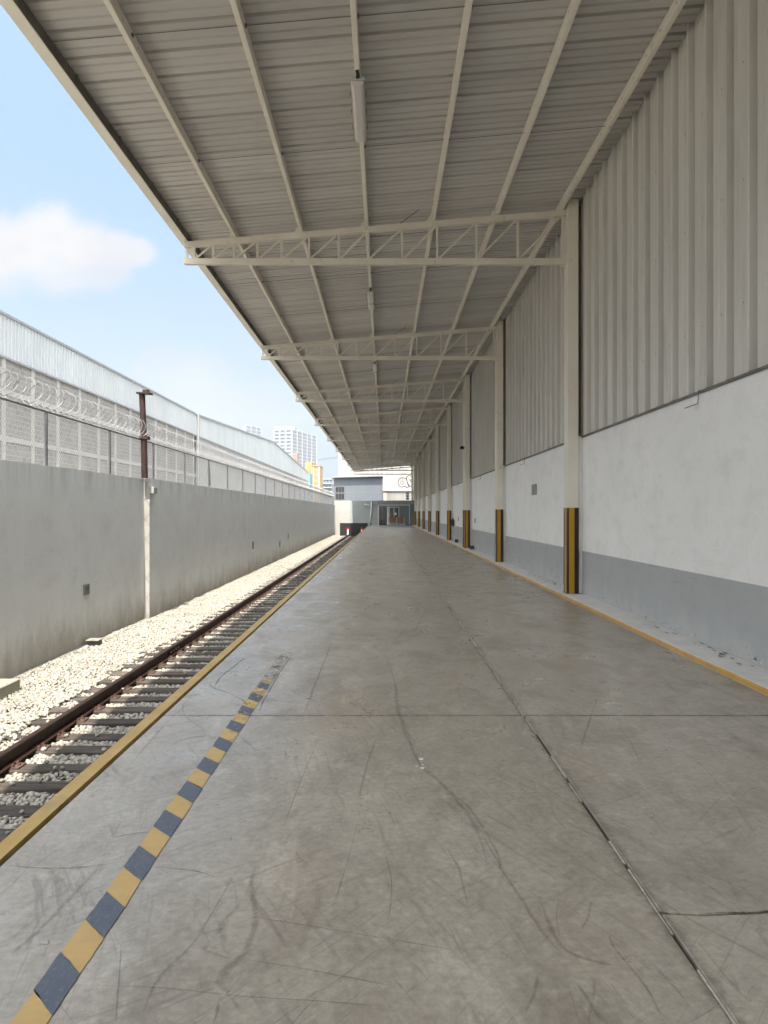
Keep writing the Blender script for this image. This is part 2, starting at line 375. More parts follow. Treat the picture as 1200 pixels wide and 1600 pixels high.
def block_material():
    m, t, p, pos, out = newmat('concrete_block')
    sx = nd(t, 'ShaderNodeSeparateXYZ', {0: pos})
    uv = nd(t, 'ShaderNodeCombineXYZ', {0: sx.outputs[1], 1: sx.outputs[2], 2: 0.0}).outputs[0]
    br = nd(t, 'ShaderNodeTexBrick', {'Vector': uv, 'Color1': rgba((.30, .29, .27)), 'Color2': rgba((.23, .22, .205)), 'Mortar': rgba((.38, .37, .345)), 'Scale': 1.0, 'Mortar Size': .018, 'Brick Width': .42, 'Row Height': .21, 'Bias': .1})
    n = noi(t, mapping(t, pos, (1, 1, .5)), .8, 8, .65)
    c = mixc(t, mapr(t, n, .4, .7, 0, .5), br.outputs['Color'], (.35, .345, .325))
    plug(t, p, 'Base Color', c); p.inputs['Roughness'].default_value = .9
    bump(t, p, mth(t, 'SUBTRACT', 1.0, br.outputs['Fac']), .4, .01)
    return m
blockm = block_material()
beamm = plaster('pale_concrete_frame', (.48, .475, .455), (.42, .415, .395), None, None, scale=2)
panelwall = plaster('grey_concrete_panels', (.47, .47, .465), (.40, .40, .395), None, None, scale=.5)
whitesheet = mat('white_ribbed_sheet', (.54, .57, .58), (.49, .52, .535), .5, .5, rnd=.03, spec=.3)

def sleeper_material():
    m, t, p, pos, out = newmat('old_timber')
    g = noi(t, mapping(t, pos, (.9, 14, 14)), 2.0, 8, .7)
    oi = nd(t, 'ShaderNodeObjectInfo').outputs['Random']
    c = mixc(t, mapr(t, g, .35, .65, 0, 1), (.030, .025, .022), (.115, .097, .085))
    n = noi(t, pos, 3, 5, .6)
    c = mixc(t, mapr(t, n, .5, .75, 0, .5), c, (.15, .115, .095))
    hsv = nd(t, 'ShaderNodeHueSaturation', {'Color': c, 'Value': mapr(t, oi, 0, 1, .75, 1.25)})
    plug(t, p, 'Base Color', hsv.outputs[0]); p.inputs['Roughness'].default_value = .85
    bump(t, p, g, .7, .012)
    return m
timber = sleeper_material()
def stone_material():
    m, t, p, pos, out = newmat('white_limestone')
    oi = nd(t, 'ShaderNodeObjectInfo').outputs['Random']
    n = noi(t, pos, 40, 4, .6)
    ramp = nd(t, 'ShaderNodeValToRGB', {0: oi}); e = ramp.color_ramp
    e.elements[0].position = 0; e.elements[0].color = (.22, .21, .185, 1); e.elements[1].position = 1; e.elements[1].color = (.47, .45, .405, 1)
    q = e.elements.new(.3); q.color = (.33, .315, .285, 1); q = e.elements.new(.85); q.color = (.41, .395, .355, 1)
    c = mixc(t, mapr(t, n, .4, .7, 0, .35), ramp.outputs[0], (.36, .33, .27))
    plug(t, p, 'Base Color', c); p.inputs['Roughness'].default_value = .85
    bump(t, p, n, .3, .004)
    return m
stonem = stone_material()
def bed_material():
    m, t, p, pos, out = newmat('ballast_bed_fines')
    vo = nd(t, 'ShaderNodeTexVoronoi', {'Vector': pos, 'Scale': 22.0})
    c = mixc(t, mapr(t, vo.outputs['Distance'], .25, .6, 0, 1), (.30, .28, .235), (.09, .084, .07))
    plug(t, p, 'Base Color', c); p.inputs['Roughness'].default_value = .9
    bump(t, p, mth(t, 'SUBTRACT', 1.0, vo.outputs['Distance']), .8, .03)
    return m
bedm = bed_material()

# ------------------------------------------------------------------ ground and track bed
ZB = -1.10                                   # ballast level
g = MB(); g.face([(-2500, -600, -1.45), (2500, -600, -1.45), (2500, 4500, -1.45), (-2500, 4500, -1.45)])
tag(g.build('ground', groundm), kind='structure')
g = MB(); g.box(-5.90, -1.78, -30, 87.5, -1.40, ZB - .055)
tag(g.build('track_bed', bedm), kind='structure')

# ------------------------------------------------------------------ platform
Y0, Y1 = -30.0, 87.5
XE, XJ, XC = -1.63, 1.03, 3.12               # edge, joint, kerb
BAY, C0 = 8.6, 13.75                         # column bay and first column ahead of the camera
plat = structure('platform', (0, 0, 0))
g = MB(); g.box(-1.70, 3.60, Y0, Y1, -1.38, -.06); g.build('platform_base', mat('platform_face', (.30, .29, .27), (.22, .21, .195), .85, 1.2, .3), plat)
G = .008
trans = [Y0] + [5.67 + BAY * k for k in range(-4, 10)] + [Y1]
trans = sorted(t for t in set(trans) if Y0 <= t <= Y1)
def jag(y, amp, xs):                         # a slightly wandering transverse edge
    return [(x, y + amp * (mnoise.noise(Vector((x * 3.1, y, 0))) )) for x in xs]
def slab(x0, x1, ya, yb, aa=0.0, ab=0.0):
    xs = [x0 + (x1 - x0) * i / 14 for i in range(15)]
    A = [(x, ya + G + aa * (mnoise.noise(Vector((x * 2.3, ya, 0))) + .4 * mnoise.noise(Vector((x * 9, ya, 3))))) for x in xs]
    B = [(x, yb - G + ab * (mnoise.noise(Vector((x * 2.3, yb, 0))) + .4 * mnoise.noise(Vector((x * 9, yb, 3))))) for x in xs]
    poly = A + B[::-1]
    return MB().prism(poly, lambda a, b, t: (a, b, t), -.055, 0.0)
for i in range(len(trans) - 1):
    a, b = trans[i], trans[i + 1]
    if b - a < .3: continue
    slab(XE + .004, XJ - G, a, b).build('concrete_slab', floorm, plat, bevel=.004)
    if a < 2.87 < b:
        slab(XJ + G, XC - .002, a, 2.87, 0, .045).build('concrete_slab', floorm, plat, bevel=.004)
        slab(XJ + G, XC - .002, 2.87, b, .045, 0).build('concrete_slab', floorm, plat, bevel=.004)
    else:
        slab(XJ + G, XC - .002, a, b).build('concrete_slab', floorm, plat, bevel=.004)
# worn filler in the long joint
g = MB(); y = 1.5
while y < 60:
    L = random.uniform(.10, .35) * (1 + y * .08); w = random.uniform(.0022, .0052); ox = random.uniform(-.0012, .0012)
    if random.random() < .74: g.box(XJ - w + ox, XJ + w + ox, y, y + L, -.03, -.004 + random.uniform(-.003, .001))
    y += L + random.uniform(.0, .12)
tag(g.build('joint_sealant', sealant, plat), kind='stuff')
# yellow steel edge
y = Y0
edge0 = None
while y < Y1 - .1:
    yb = min(y + 6.1, Y1)
    g = MB(); poly = [(-1.740, -.16), (-1.732, -.16), (-1.732, -.004), (-1.652, -.004), (-1.652, .004), (-1.737, .004), (-1.740, 0)]
    g.prism(poly, lambda a, b, t: (a, t, b), y + .003, yb - .003)
    g.box(-1.7318, -1.653, y + .003, yb - .003, -.055, -.0045)
    g.build('edge_angle', yellow_edge, plat)
    y = yb
# kerb under the warehouse wall: painted face, white top
y = Y0
k = 0
while y < Y1 - .1:
    yb = min(y + 2.86, Y1)
    dz = random.uniform(-.003, .003); dx = random.uniform(-.004, .004)
    g = MB(); g.prism([(XC + dx, 0.0), (XC + dx, .036 + dz), (XC + .020 + dx, .055 + dz), (3.60, .055 + dz), (3.60, 0.0)], lambda a, b, t: (a, t, b), y + .002, yb - .002)
    o = g.build('kerb_stone', curbm, plat)
    g = MB(); g.prism([(XC - .004 + dx, .006), (XC - .004 + dx, .038 + dz), (XC + .012 + dx, .052 + dz), (XC + .0145 + dx, .0508 + dz), (XC - .0005 + dx, .0365 + dz), (XC - .0005 + dx, .006)],
                      lambda a, b, t: (a, t, b), y + .004, yb - .004)
    g.build('orange_line', orange, o)
    y = yb
# yellow and blue hazard dashes painted along the edge
n = 0
yc = 2.453 - .209 * 4
for i in range(-4, 34):
    yc = 2.453 + .209 * i
    XL, XR, sk = -1.098, -.985, .062
    rj = lambda a: random.uniform(-a, a)
    pts = [(XL + rj(.004), yc - .1045 + sk, .003), (XR + rj(.004), yc - .1045 - sk, .003), (XR + rj(.004), yc + .1045 - sk, .003), (XL + rj(.004), yc + .1045 + sk, .003)]
    # subdivided, slightly ragged outline
    out = []
    for a in range(4):
        p, q = Vector(pts[a]), Vector(pts[(a + 1) % 4])
        for s in range(5):
            w = p.lerp(q, s / 5)
            if s: w += Vector((rj(.0018), rj(.0018), 0))
            out.append(w)
    g = MB(); g.face(out)
    g.build('painted_dash', stripe_b if i % 2 == 0 else stripe_y, plat)

def ribbon(g, pts, w, z=.0022, m=0, sub=6):
    if not hasattr(g, 'soft'): g.soft = []
    P = []
    for i in range(len(pts) - 1):
        p0 = pts[max(i - 1, 0)]; p1 = pts[i]; p2 = pts[i + 1]; p3 = pts[min(i + 2, len(pts) - 1)]
        for s in range(sub):
            t = s / sub
            P.append(0.5 * ((2 * p1) + (p2 - p0) * t + (2 * p0 - 5 * p1 + 4 * p2 - p3) * t * t + (3 * p1 - p0 - 3 * p2 + p3) * t ** 3))
    P.append(pts[-1])
    b = len(g.v); K = len(P)
    for i, p in enumerate(P):
        d = P[min(i + 1, K - 1)] - P[max(i - 1, 0)]; nrm = Vector((-d.y, d.x, 0)).normalized()
        ww = w * .5 * (.55 + .9 * abs(mnoise.noise(p * 3.0)) + .35 * random.random()) * min(1, .25 + 4 * min(i, K - 1 - i) / K)
        j = Vector((mnoise.noise(p * 11.0), mnoise.noise(p * 11.0 + Vector((9, 0, 0))), 0)) * w * .25
        fade = min(1, .15 + 5 * min(i, K - 1 - i) / K)
        for sgn, al in ((1, 0), (0, fade), (-1, 0)): q = p + nrm * ww * 1.5 * sgn + j; g.v.append((q.x, q.y, z)); g.soft.append(al)
    for i in range(K - 1):
        g.f.append((b + 3 * i, b + 3 * i + 1, b + 3 * i + 4, b + 3 * i + 3)); g.m.append(m)
        g.f.append((b + 3 * i + 1, b + 3 * i + 2, b + 3 * i + 5, b + 3 * i + 4)); g.m.append(m)
def px(*l): return [onfloor(a, b) for a, b in l]
tyres = [
    (.030, [(597, 1010), (615, 1060), (622, 1110), (640, 1160), (657, 1195), (690, 1225), (725, 1265), (750, 1310), (765, 1372)]),
    (.018, [(700, 1235), (735, 1265), (775, 1330), (782, 1365)]), (.014, [(695, 1320), (715, 1355), (725, 1390), (732, 1422)]),
    (.030, [(405, 1345), (393, 1377), (398, 1423), (393, 1465), (375, 1498), (348, 1523), (344, 1540), (371, 1557)]),
    (.024, [(333, 1469), (354, 1436), (379, 1409)]), (.022, [(365, 1500), (325, 1488), (322, 1480), (345, 1484)]),
    (.016, [(750, 1300), (779, 1350), (808, 1396), (846, 1454), (875, 1490)]), (.018, [(842, 1404), (867, 1462), (887, 1487), (933, 1504), (962, 1510)]),
    (.013, [(842, 1523), (834, 1555), (821, 1585)]), (.013, [(929, 1529), (926, 1565), (919, 1600)]), (.020, [(900, 1537), (920, 1565), (942, 1600)]),
    (.010, [(954, 1458), (958, 1479), (1008, 1541), (1037, 1596)]), (.008, [(1087, 1467), (1129, 1521), (1175, 1571)]),
    (.009, [(925, 1408), (918, 1435), (908, 1454)]), (.02, [(158, 1352), (83, 1432), (12, 1498)]), (.012, [(371, 1357), (308, 1465), (250, 1527), (217, 1598)]),
    (.016, [(310, 1085), (287, 1100), (290, 1120), (310, 1135), (340, 1155)]), (.05, [(292, 1092), (300, 1086), (315, 1086)]),
    (.012, [(200, 1200), (260, 1130), (300, 1095)]), (.02, [(860, 1205), (885, 1215)]), (.02, [(1100, 1163), (1130, 1166)]),
    (.012, [(905, 1175), (920, 1130), (935, 1085)]), (.010, [(1035, 1060), (1062, 1085), (1080, 1078)]), (.014, [(560, 1250), (575, 1190), (590, 1150)]),
    (.02, [(470, 1130), (500, 1050), (520, 1000)]), (.012, [(640, 1000), (660, 960), (670, 930)]), (.02, [(820, 1005), (870, 1012), (930, 1003)]),
    (.02, [(840, 960), (890, 965)]), (.03, [(330, 1060), (352, 1050), (375, 1050)]), (.03, [(265, 1165), (290, 1155), (330, 1150)])]
for w, l in tyres:
    g = MB(); ribbon(g, px(*l), w); g.build('tyre_mark', tyrem, plat)
g = MB()
for w, l in ((.006, [(121, 1540), (250, 1544), (375, 1557), (500, 1565), (640, 1577)]), (.006, [(387, 1432), (500, 1450), (740, 1490)]), (.006, [(387, 1500), (500, 1519), (630, 1545)]),
             (.006, [(190, 1469), (185, 1540), (181, 1600)]), (.005, [(1015, 1500), (1075, 1567)]), (.004, [(1075, 1362), (1150, 1417), (1183, 1446)]), (.005, [(1060, 1170), (1100, 1200), (1150, 1260), (1190, 1320)]),
             (.005, [(960, 1130), (985, 1160), (1000, 1195)]), (.005, [(605, 1450), (612, 1380), (600, 1330)]), (.005, [(440, 1300), (470, 1220), (500, 1150)]), (.004, [(520, 1420), (545, 1340), (560, 1280)])):
    ribbon(g, px(*l), w, .0018)
for i in range(120):
    y = 1.9 + 14 * random.random() ** 1.8; x = random.uniform(-1.5, 3.0); L = random.uniform(.04, .55) * (.6 + y * .06)
    a = random.choice([R(90), R(75), R(110), R(60), R(128), R(15)]) + random.uniform(-.35, .35)
    p = Vector((x, y, 0)); q = p + Vector((math.cos(a), math.sin(a), 0)) * L; mid = (p + q) / 2 + Vector((random.uniform(-.03, .03), random.uniform(-.03, .03), 0))
    if min(p.x, q.x) < XE + .02 or max(p.x, q.x) > XC - .03: continue
    ribbon(g, [p, mid, q], random.choice([.003, .004, .004, .006, .010]), .0014, sub=3)
tag(g.build('scratch_marks', scratchm, plat), kind='stuff')
for w, l in ((.022, [(1027, 1430), (1036, 1427), (1048, 1430)]), (.010, [(325, 1068), (334, 1075), (362, 1085), (383, 1097), (400, 1116)]), (.006, [(4, 1352), (62, 1357), (125, 1356), (187, 1348)]), (.010, [(403, 1116), (412, 1095), (425, 1072), (440, 1047), (459, 1018)]),
             (.006, [(290, 1122), (300, 1120), (340, 1118), (385, 1118)]), (.005, [(235, 1355), (300, 1361), (340, 1372)]), (.010, [(334, 1075), (345, 1058), (365, 1042), (385, 1026)])):
    g = MB(); ribbon(g, px(*l), w, .0026); g.build('floor_crack', crackm, plat)
g = MB(); ribbon(g, [Vector((XJ + .01 + .115 * i, 2.87 + .045 * (mnoise.noise(Vector(((XJ + .01 + .115 * i) * 2.3, 2.87, 0))) + .4 * mnoise.noise(Vector(((XJ + .01 + .115 * i) * 9, 2.87, 3)))), 0)) for i in range(17)], .020, .0026); g.build('floor_crack', crackm, plat)
# two tiny white splashes
g = MB()
for cx, cy, r in ((658, 1187, .018), (660, 1201, .015), (660, 1196, .008), (658, 1191, .006), (651, 1199, .007), (648, 1154, .005), (648, 1230, .005)):
    c = onfloor(cx, cy); g.face([(c.x + r * (.75 + .5 * random.random()) * math.cos(t) * .8, c.y + r * (.75 + .5 * random.random()) * math.sin(t) * 1.3, .004) for t in [i * math.pi / 6 for i in range(12)]])
g.build('white_splash', white, plat)

# ------------------------------------------------------------------ railway
track = thing('railway_track', 'rusty railway track on white ballast running alongside the loading platform', 'railway track', (-3.12, 40, ZB))
RX = (-3.85, -2.38)
ZR = -.93                                    # rail head
def rail_profile(cx):
    h = [(-.065, -.16), (.065, -.16), (.065, -.148), (.018, -.132), (.009, -.12), (.009, -.048), (.035, -.038), (.036, -.008), (.028, 0), (-.028, 0), (-.036, -.008), (-.035, -.038), (-.009, -.048), (-.009, -.12), (-.018, -.132), (-.065, -.148)]
    return [(cx + a, ZR + b) for a, b in h]
for cx in RX:
    ys = [Y0, 2.0, 14.0, 26.0, 38.0, 50.0, 62.0, 74.0, 82.4]
    for a, b in zip(ys[:-1], ys[1:]):
        g = MB(); g.prism(rail_profile(cx), lambda p, q, t: (p, t, q), a + .003, b - .003)
        for fi in range(len(g.f)):           # worn head
            if fi == 8: g.m[fi] = 1
        r = g.build('rail', [railm, railtop], track)
        if b < 80:
            for sx in (-1, 1):
                g = MB(); g.box(cx + sx * .012 - .008, cx + sx * .012 + .016 if sx > 0 else cx - .004, b - .32, b + .32, ZR - .115, ZR - .052)
                if sx < 0: g = MB().box(cx - .028, cx - .010, b - .32, b + .32, ZR - .115, ZR - .052)
                for k in range(4):
                    yb = b - .24 + .16 * k; g.tube([(cx + sx * .02, yb, ZR - .083), (cx + sx * .055, yb, ZR - .083)], .02, 6)
                g.build('joint_bar', rust, r)
ties = []
y = -2.0; k = 0
base_tie = None
while y < 84:
    tl = random.uniform(-.10, .10); w = random.uniform(.20, .235); dz = random.uniform(-.012, .012) + (.02 if 9 < y < 15 else 0)
    x0, x1 = -3.12 - 1.28 + tl, -3.12 + 1.2 + tl
    ang = random.uniform(-.012, .012)
    g = MB(); zt = ZR - .175 + min(dz, .012)
    g.box(x0, x1, y - w / 2, y + w / 2, zt - .16, zt)
    s = g.build('sleeper', timber, track, bevel=.012)
    ties.append((y, w, x0, x1, zt))
    if y < 45:
        for cx in RX:
            g = MB(); g.box(cx - .15, cx + .15, y - .09, y + .09, zt + .001, zt + .016)
            for sx in (-1, 1):
                for sy in (-.06, .05): g.box(cx + sx * .078 - .012, cx + sx * .078 + .012, y + sy - .012, y + sy + .012, zt + .016, zt + .045)
                g.box(cx + sx * .115 - .012, cx + sx * .115 + .012, y - .012, y + .012, zt + .016, zt + .04)
            g.build('tie_plate', pinkrust, s)
    y += random.uniform(.50, .60); k += 1
# rail stops
for cx, lab in ((RX[0], 'red and white rail stop nearest the grey wall'), (RX[1], 'red and white rail stop beside the platform edge')):
    t_ = thing('rail_stop', lab + ' at the end of the track', 'buffer stop', (cx, 82.0, ZR))
    g = MB(); g.bar((cx, 81.5, ZR), (cx, 82.3, ZR + .65), .12, .12); g.bar((cx, 82.5, ZR - .1), (cx, 82.3, ZR + .65), .1, .1); g.build('stop_frame', whitetrim, t_)
    g = MB(); g.box(cx - .13, cx + .13, 82.08, 82.22, ZR + .42, ZR + .75); g.build('red_head', redp, t_)

# ballast stones
def stone_mesh(i):
    import bmesh
    bm = bmesh.new(); bmesh.ops.create_icosphere(bm, subdivisions=2 if i < 3 else 1, radius=1.0)
    rr = random.Random(i * 17 + 3); off = Vector((rr.random() * 50, rr.random() * 50, rr.random() * 50))
    sc = Vector((1.0, rr.uniform(.65, .9), rr.uniform(.5, .75)))
    for vtx in bm.verts:
        d = vtx.co.normalized(); k = 1 + .28 * mnoise.noise(d * 1.1 + off) + .12 * mnoise.noise(d * 2.6 + off)
        vtx.co = Vector((d.x * sc.x, d.y * sc.y, d.z * sc.z)) * k
    for f in bm.faces: f.smooth = False
    me = bpy.data.meshes.new('stone'); bm.to_mesh(me); bm.free(); me.materials.append(stonem)
    return me
def instance_points(name, pts, protos, scale_lo, scale_hi):
    me = bpy.data.meshes.new(name); me.from_pydata(pts, [], [])
    o = bpy.data.objects.new(name, me); COL.objects.link(o); o['kind'] = 'stuff'
    ng = bpy.data.node_groups.new(name, 'GeometryNodeTree')
    ng.interface.new_socket('Geometry', in_out='INPUT', socket_type='NodeSocketGeometry'); ng.interface.new_socket('Geometry', in_out='OUTPUT', socket_type='NodeSocketGeometry')
    gi = ng.nodes.new('NodeGroupInput'); go = ng.nodes.new('NodeGroupOutput')
    coll = bpy.data.collections.new(name + '_shapes')
    for i, pm in enumerate(protos): coll.objects.link(bpy.data.objects.new('stone_shape', pm))
    ci = ng.nodes.new('GeometryNodeCollectionInfo'); ci.inputs['Collection'].default_value = coll; ci.inputs['Separate Children'].default_value = True; ci.inputs['Reset Children'].default_value = True
    ip = ng.nodes.new('GeometryNodeInstanceOnPoints'); ip.inputs['Pick Instance'].default_value = True
    ri = ng.nodes.new('FunctionNodeRandomValue'); ri.data_type = 'INT'
    [s for s in ri.inputs if s.name == 'Max' and s.type == 'INT'][0].default_value = len(protos) - 1
    rr = ng.nodes.new('FunctionNodeRandomValue'); rr.data_type = 'FLOAT_VECTOR'; rr.inputs[0].default_value = (-.6, -.6, 0); rr.inputs[1].default_value = (.6, .6, 6.28)
    rs = ng.nodes.new('FunctionNodeRandomValue'); rs.data_type = 'FLOAT'; fl = [s for s in rs.inputs if s.type == 'VALUE']; fl[0].default_value = scale_lo; fl[1].default_value = scale_hi
    def out(nn, typ): return [s for s in nn.outputs if s.type == typ and s.enabled][0]
    ng.links.new(gi.outputs[0], ip.inputs['Points']); ng.links.new(ci.outputs[0], ip.inputs['Instance'])
    ng.links.new(out(ri, 'INT'), ip.inputs['Instance Index']); ng.links.new(out(rr, 'VECTOR'), ip.inputs['Rotation']); ng.links.new(out(rs, 'VALUE'), ip.inputs['Scale'])
    ng.links.new(ip.outputs[0], go.inputs[0])
    md = o.modifiers.new('stones', 'NODES'); md.node_group = ng
    return o
protos = [stone_mesh(i) for i in range(7)]
pts = []
import bisect
tys = [t[0] for t in ties]
def in_tie(x, y):
    i = bisect.bisect(tys, y)
    for j in (i - 1, i):
        if 0 <= j < len(ties):
            ty, w, x0, x1, zt = ties[j]
            if abs(y - ty) < w / 2 + .012 and x0 - .015 < x < x1 + .015: return ties[j]
    return None
y = 6.0
while y < 84:
    sp = .042 if y < 30 else (.052 if y < 50 else .070)
    x = -5.86
    while x < -2.0:
        xx = x + random.uniform(-.45, .45) * sp; yy_ = y + random.uniform(-.45, .45) * sp
        h = ZB - .004 + .03 * mnoise.noise(Vector((xx * 1.7, yy_ * 1.7, 0))) + random.uniform(-.006, .012)
        h += .05 * min(1, max(0, (-4.5 - xx) / .8)) if xx < -4.5 else 0
        tt = in_tie(xx, yy_)
        if tt is None:
            if xx < -4.1 or abs(xx - RX[0]) > .07: pts.append((xx, yy_, h if xx < -4.35 else h - .042))
        elif xx < RX[0] - .16:
            if random.random() < (.55 if not 9 < yy_ < 15 else .10): pts.append((xx, yy_, tt[4] + .012))
        elif random.random() < .02: pts.append((xx, yy_, tt[4] + .018))
        x += sp
    y += sp
instance_points('ballast_stones', pts, protos, .017, .034)

# ------------------------------------------------------------------ boundary wall on the left
bw = thing('boundary_wall', 'long grey plastered boundary wall topped by a wire fence beyond the track', 'wall', (-5.8, 40, ZB))
XN, XF, YP, ZW = -5.72, -5.585, 18.33, 2.30
def wallseg(x_face, ya, yb, zt, th=.2):
    g = MB()
    n = max(2, int((yb - ya) / .5)); top = []
    for i in range(n + 1):
        yy2 = ya + (yb - ya) * i / n; top.append((yy2, zt + .012 * mnoise.noise(Vector((yy2 * .9, zt, 2)))))
    for i in range(n):
        (a, za), (b, zb) = top[i], top[i + 1]
        g.face([(x_face, a, -1.4), (x_face, b, -1.4), (x_face, b, zb), (x_face, a, za)])
        g.face([(x_face - th, b, -1.4), (x_face - th, a, -1.4), (x_face - th, a, za), (x_face - th, b, zb)])
        g.face([(x_face, a, za), (x_face, b, zb), (x_face - th, b, zb), (x_face - th, a, za)], 1)
    for yy2, z in (top[0], top[-1]): g.face([(x_face, yy2, -1.4), (x_face - th, yy2, -1.4), (x_face - th, yy2, z), (x_face, yy2, z)], 2)
    return g
wallseg(XN, -30, YP - .003, ZW - .012).build('wall_section', [wallm, walltop, pillarm], bw)
wallseg(XF, YP, 87.5, ZW).build('wall_section', [wallm, walltop, pillarm], bw)
g = MB(); g.box(XF + .001, XF + .10, YP + .001, YP + .30, ZW - .36, ZW - .20); g.build('wall_stub', walltop, bw, bevel=.008)
g = MB(); g.box(XN - .003, XF - .004, YP - .010, YP - .001, -1.3, ZW - .16); g.build('corner_face', pillarm, bw)
for yy2 in (24.9, 33.2, 41.5, 50, 58.5, 67, 75.5): 
    g = MB(); g.box(XF - .02, XF + .0015, yy2, yy2 + .22, -1.3, ZW - .02); g.build('pilaster', wallm, bw)
for yy2, w in ((12.2, .22), (14.4, .24), (9.2, .22)):
    g = MB(); g.box(XN - .02, XN + .0015, yy2, yy2 + w, -1.3, ZW - .03); g.build('pilaster', wallm, bw)
# mortar lip along the wall foot
g = MB(); 
pp = [Vector((XN + .03, -2 + i * .4, ZB + .03 + .02 * mnoise.noise(Vector((i * .37, 0, 0))))) for i in range(52)]
g.tube(pp, [.035 + .015 * mnoise.noise(Vector((i * .9, 4, 0))) for i in range(52)], 6); g.build('mortar_lip', walltop, bw, smooth=True)
g = MB(); p = at(134, 921, 14.75); g.box(XN + .001, XN + .03, p.y - .13, p.y + .13, p.z - .10, p.z + .10); o = g.build('socket_box', mat('grey_socket', (.22, .22, .225), (.17, .17, .175), .5, 8), bw, bevel=.006)
g = MB(); g.box(XN + .030, XN + .037, p.y - .02, p.y + .07, p.z + .0, p.z + .07); g.build('socket_cover', steel_dark, o)
for (qx, qy) in ((395, 852), (437, 850), (450, 838)):
    Yq = 5.585 * F_PX / (600 - qx); p = at(qx, qy, Yq); g = MB(); g.box(XF + .001, XF + .02, p.y - .12, p.y + .12, p.z - .16, p.z + .16); g.build('weep_slot', steel_dark, bw)

t_ = thing('junction_box', 'small black junction box with pale lid lying on the ballast at the wall foot', 'box', (-5.52, 14.7, ZB))
g = MB(); g.box(-5.64, -5.42, 14.58, 14.80, ZB + .02, ZB + .15); g.build('box_body', mat('black_plastic', (.03, .03, .03), rough=.5), t_, bevel=.01)
g = MB(); g.box(-5.655, -5.405, 14.565, 14.815, ZB + .151, ZB + .175); g.build('box_lid', concreteblk, t_, bevel=.006)
g = MB(); g.box(-5.60, -5.20, 10.40, 11.00, ZB - .05, ZB + .22)
tag(g.build('concrete_block', mat('pale_concrete_block', (.36, .34, .29), (.30, .28, .24), .85, 3, .3), bevel=.012, loc=(-5.4, 10.7, ZB)), 'pale concrete box on the ballast against the wall at left frame edge', 'concrete box')

# fence
XFN, ZF = -5.76, 3.19
fence = thing('chain_link_fence', 'chain link fence with coiled razor wire along the top of the grey wall', 'fence', (XFN, 45, ZW))
YF0, YF1 = 7.02, 86.6
post0 = None
yy2 = YF0
while yy2 < YF1:
    if post0 is None:
        g = MB(); g.box(XFN - .024, XFN + .024, yy2 - .024, yy2 + .024, ZW - .02, ZF); post0 = g.build('post', postm, fence); py0 = yy2
    else: inst(post0, fence, (0, yy2 - py0, 0))
    yy2 += 3.04
g = MB(); g.box(XFN - .018, XFN + .018, YF0 - 1, YF1, ZF, ZF + .032); g.build('top_rail', galv, fence)
g = MB()
dd = .088; s = YF0 - 1.0; hh = ZF - ZW - .03
while s < YF1 - hh:
    for (ya, yb, ox) in ((s, s + hh, .004), (s + hh, s, -.004)):
        b = len(g.v); r = .0025
        for (y3, z3) in ((ya, ZW + .02), (yb, ZF - .01)):
            g.v += [(XFN + ox + r, y3 - r, z3), (XFN + ox - r, y3 - r, z3), (XFN + ox, y3 + r, z3)]
        for j in range(3): g.f.append((b + j, b + (j + 1) % 3, b + 3 + (j + 1) % 3, b + 3 + j)); g.m.append(0)
    s += dd
tag(g.build('wire_mesh', galv, fence), kind='stuff')
g = MB(); pts_ = []; pitch = .27; rad = .215; N = 20
turns = int((YF1 - YF0 + 1) / pitch)
for i in range(turns * N):
    th = 2 * math.pi * i / N; y3 = YF0 - 1 + pitch * i / N
    rr = rad * (1 + .10 * mnoise.noise(Vector((y3 * 2.1, 0, 5)))); jj = .05 * mnoise.noise(Vector((y3 * 1.3, 7, 0)))
    pts_.append((XFN + rr * math.cos(th), y3 + jj + .09 * math.sin(th), ZF + .045 + rad + rr * math.sin(th) + .02 * mnoise.noise(Vector((y3 * .7, 3, 0)))))
g.tube(pts_, .0058, 4, caps=False)
for i in range(0, len(pts_), 3):              # barbs
    p = Vector(pts_[i]); d = Vector((random.uniform(-1, 1), random.uniform(-1, 1), random.uniform(-1, 1))).normalized() * .022
    e = d.cross(Vector((0.3, .5, .8))).normalized() * .007
    g.face([p - d, p + e, p + d, p - e])
g.build('razor_coil', razorm, fence)
g = MB(); g.box(XFN - .10, XFN + .10, 86.7, 86.9, ZW, 4.65); g.build('corner_post', postm, fence)

t_ = thing('rusty_post', 'tall rusty steel post with a flat cap plate leaning above the wall', 'post', (-5.66, 18.1, ZW))
p0, p1, p2 = at(226, 747, 18.1), at(225, 690, 18.1), at(222, 616, 18.1)
g = MB(); g.tube([p0, p1], .075, 10); g.tube([p1 - Vector((0, 0, .01)), p2], .07, 10); g.build('shaft', [rust], t_, smooth=False)
g = MB(); g.box(p2.x - .10, p2.x + .22, p2.y - .14, p2.y + .14, p2.z, p2.z + .035); g.build('cap_plate', rust, t_)
g = MB(); g.box(p2.x + .03, p2.x + .16, p2.y - .06, p2.y + .06, p2.z + .036, p2.z + .10); g.build('lamp_bracket', rust, t_)
g = MB(); g.box(p1.x - .09, p1.x + .12, p1.y - .09, p1.y + .09, p1.z + .05, p1.z + .12); g.build('clamp', rust, t_)
p0, p1 = at(327, 759, 25.3), at(326, 731, 25.3)
g = MB(); g.tube([p0, p1], .045, 8)
tag(g.build('pipe_stub', steel_dark, loc=p0), 'short dark pipe stub standing on the wall against the fence', 'pipe')

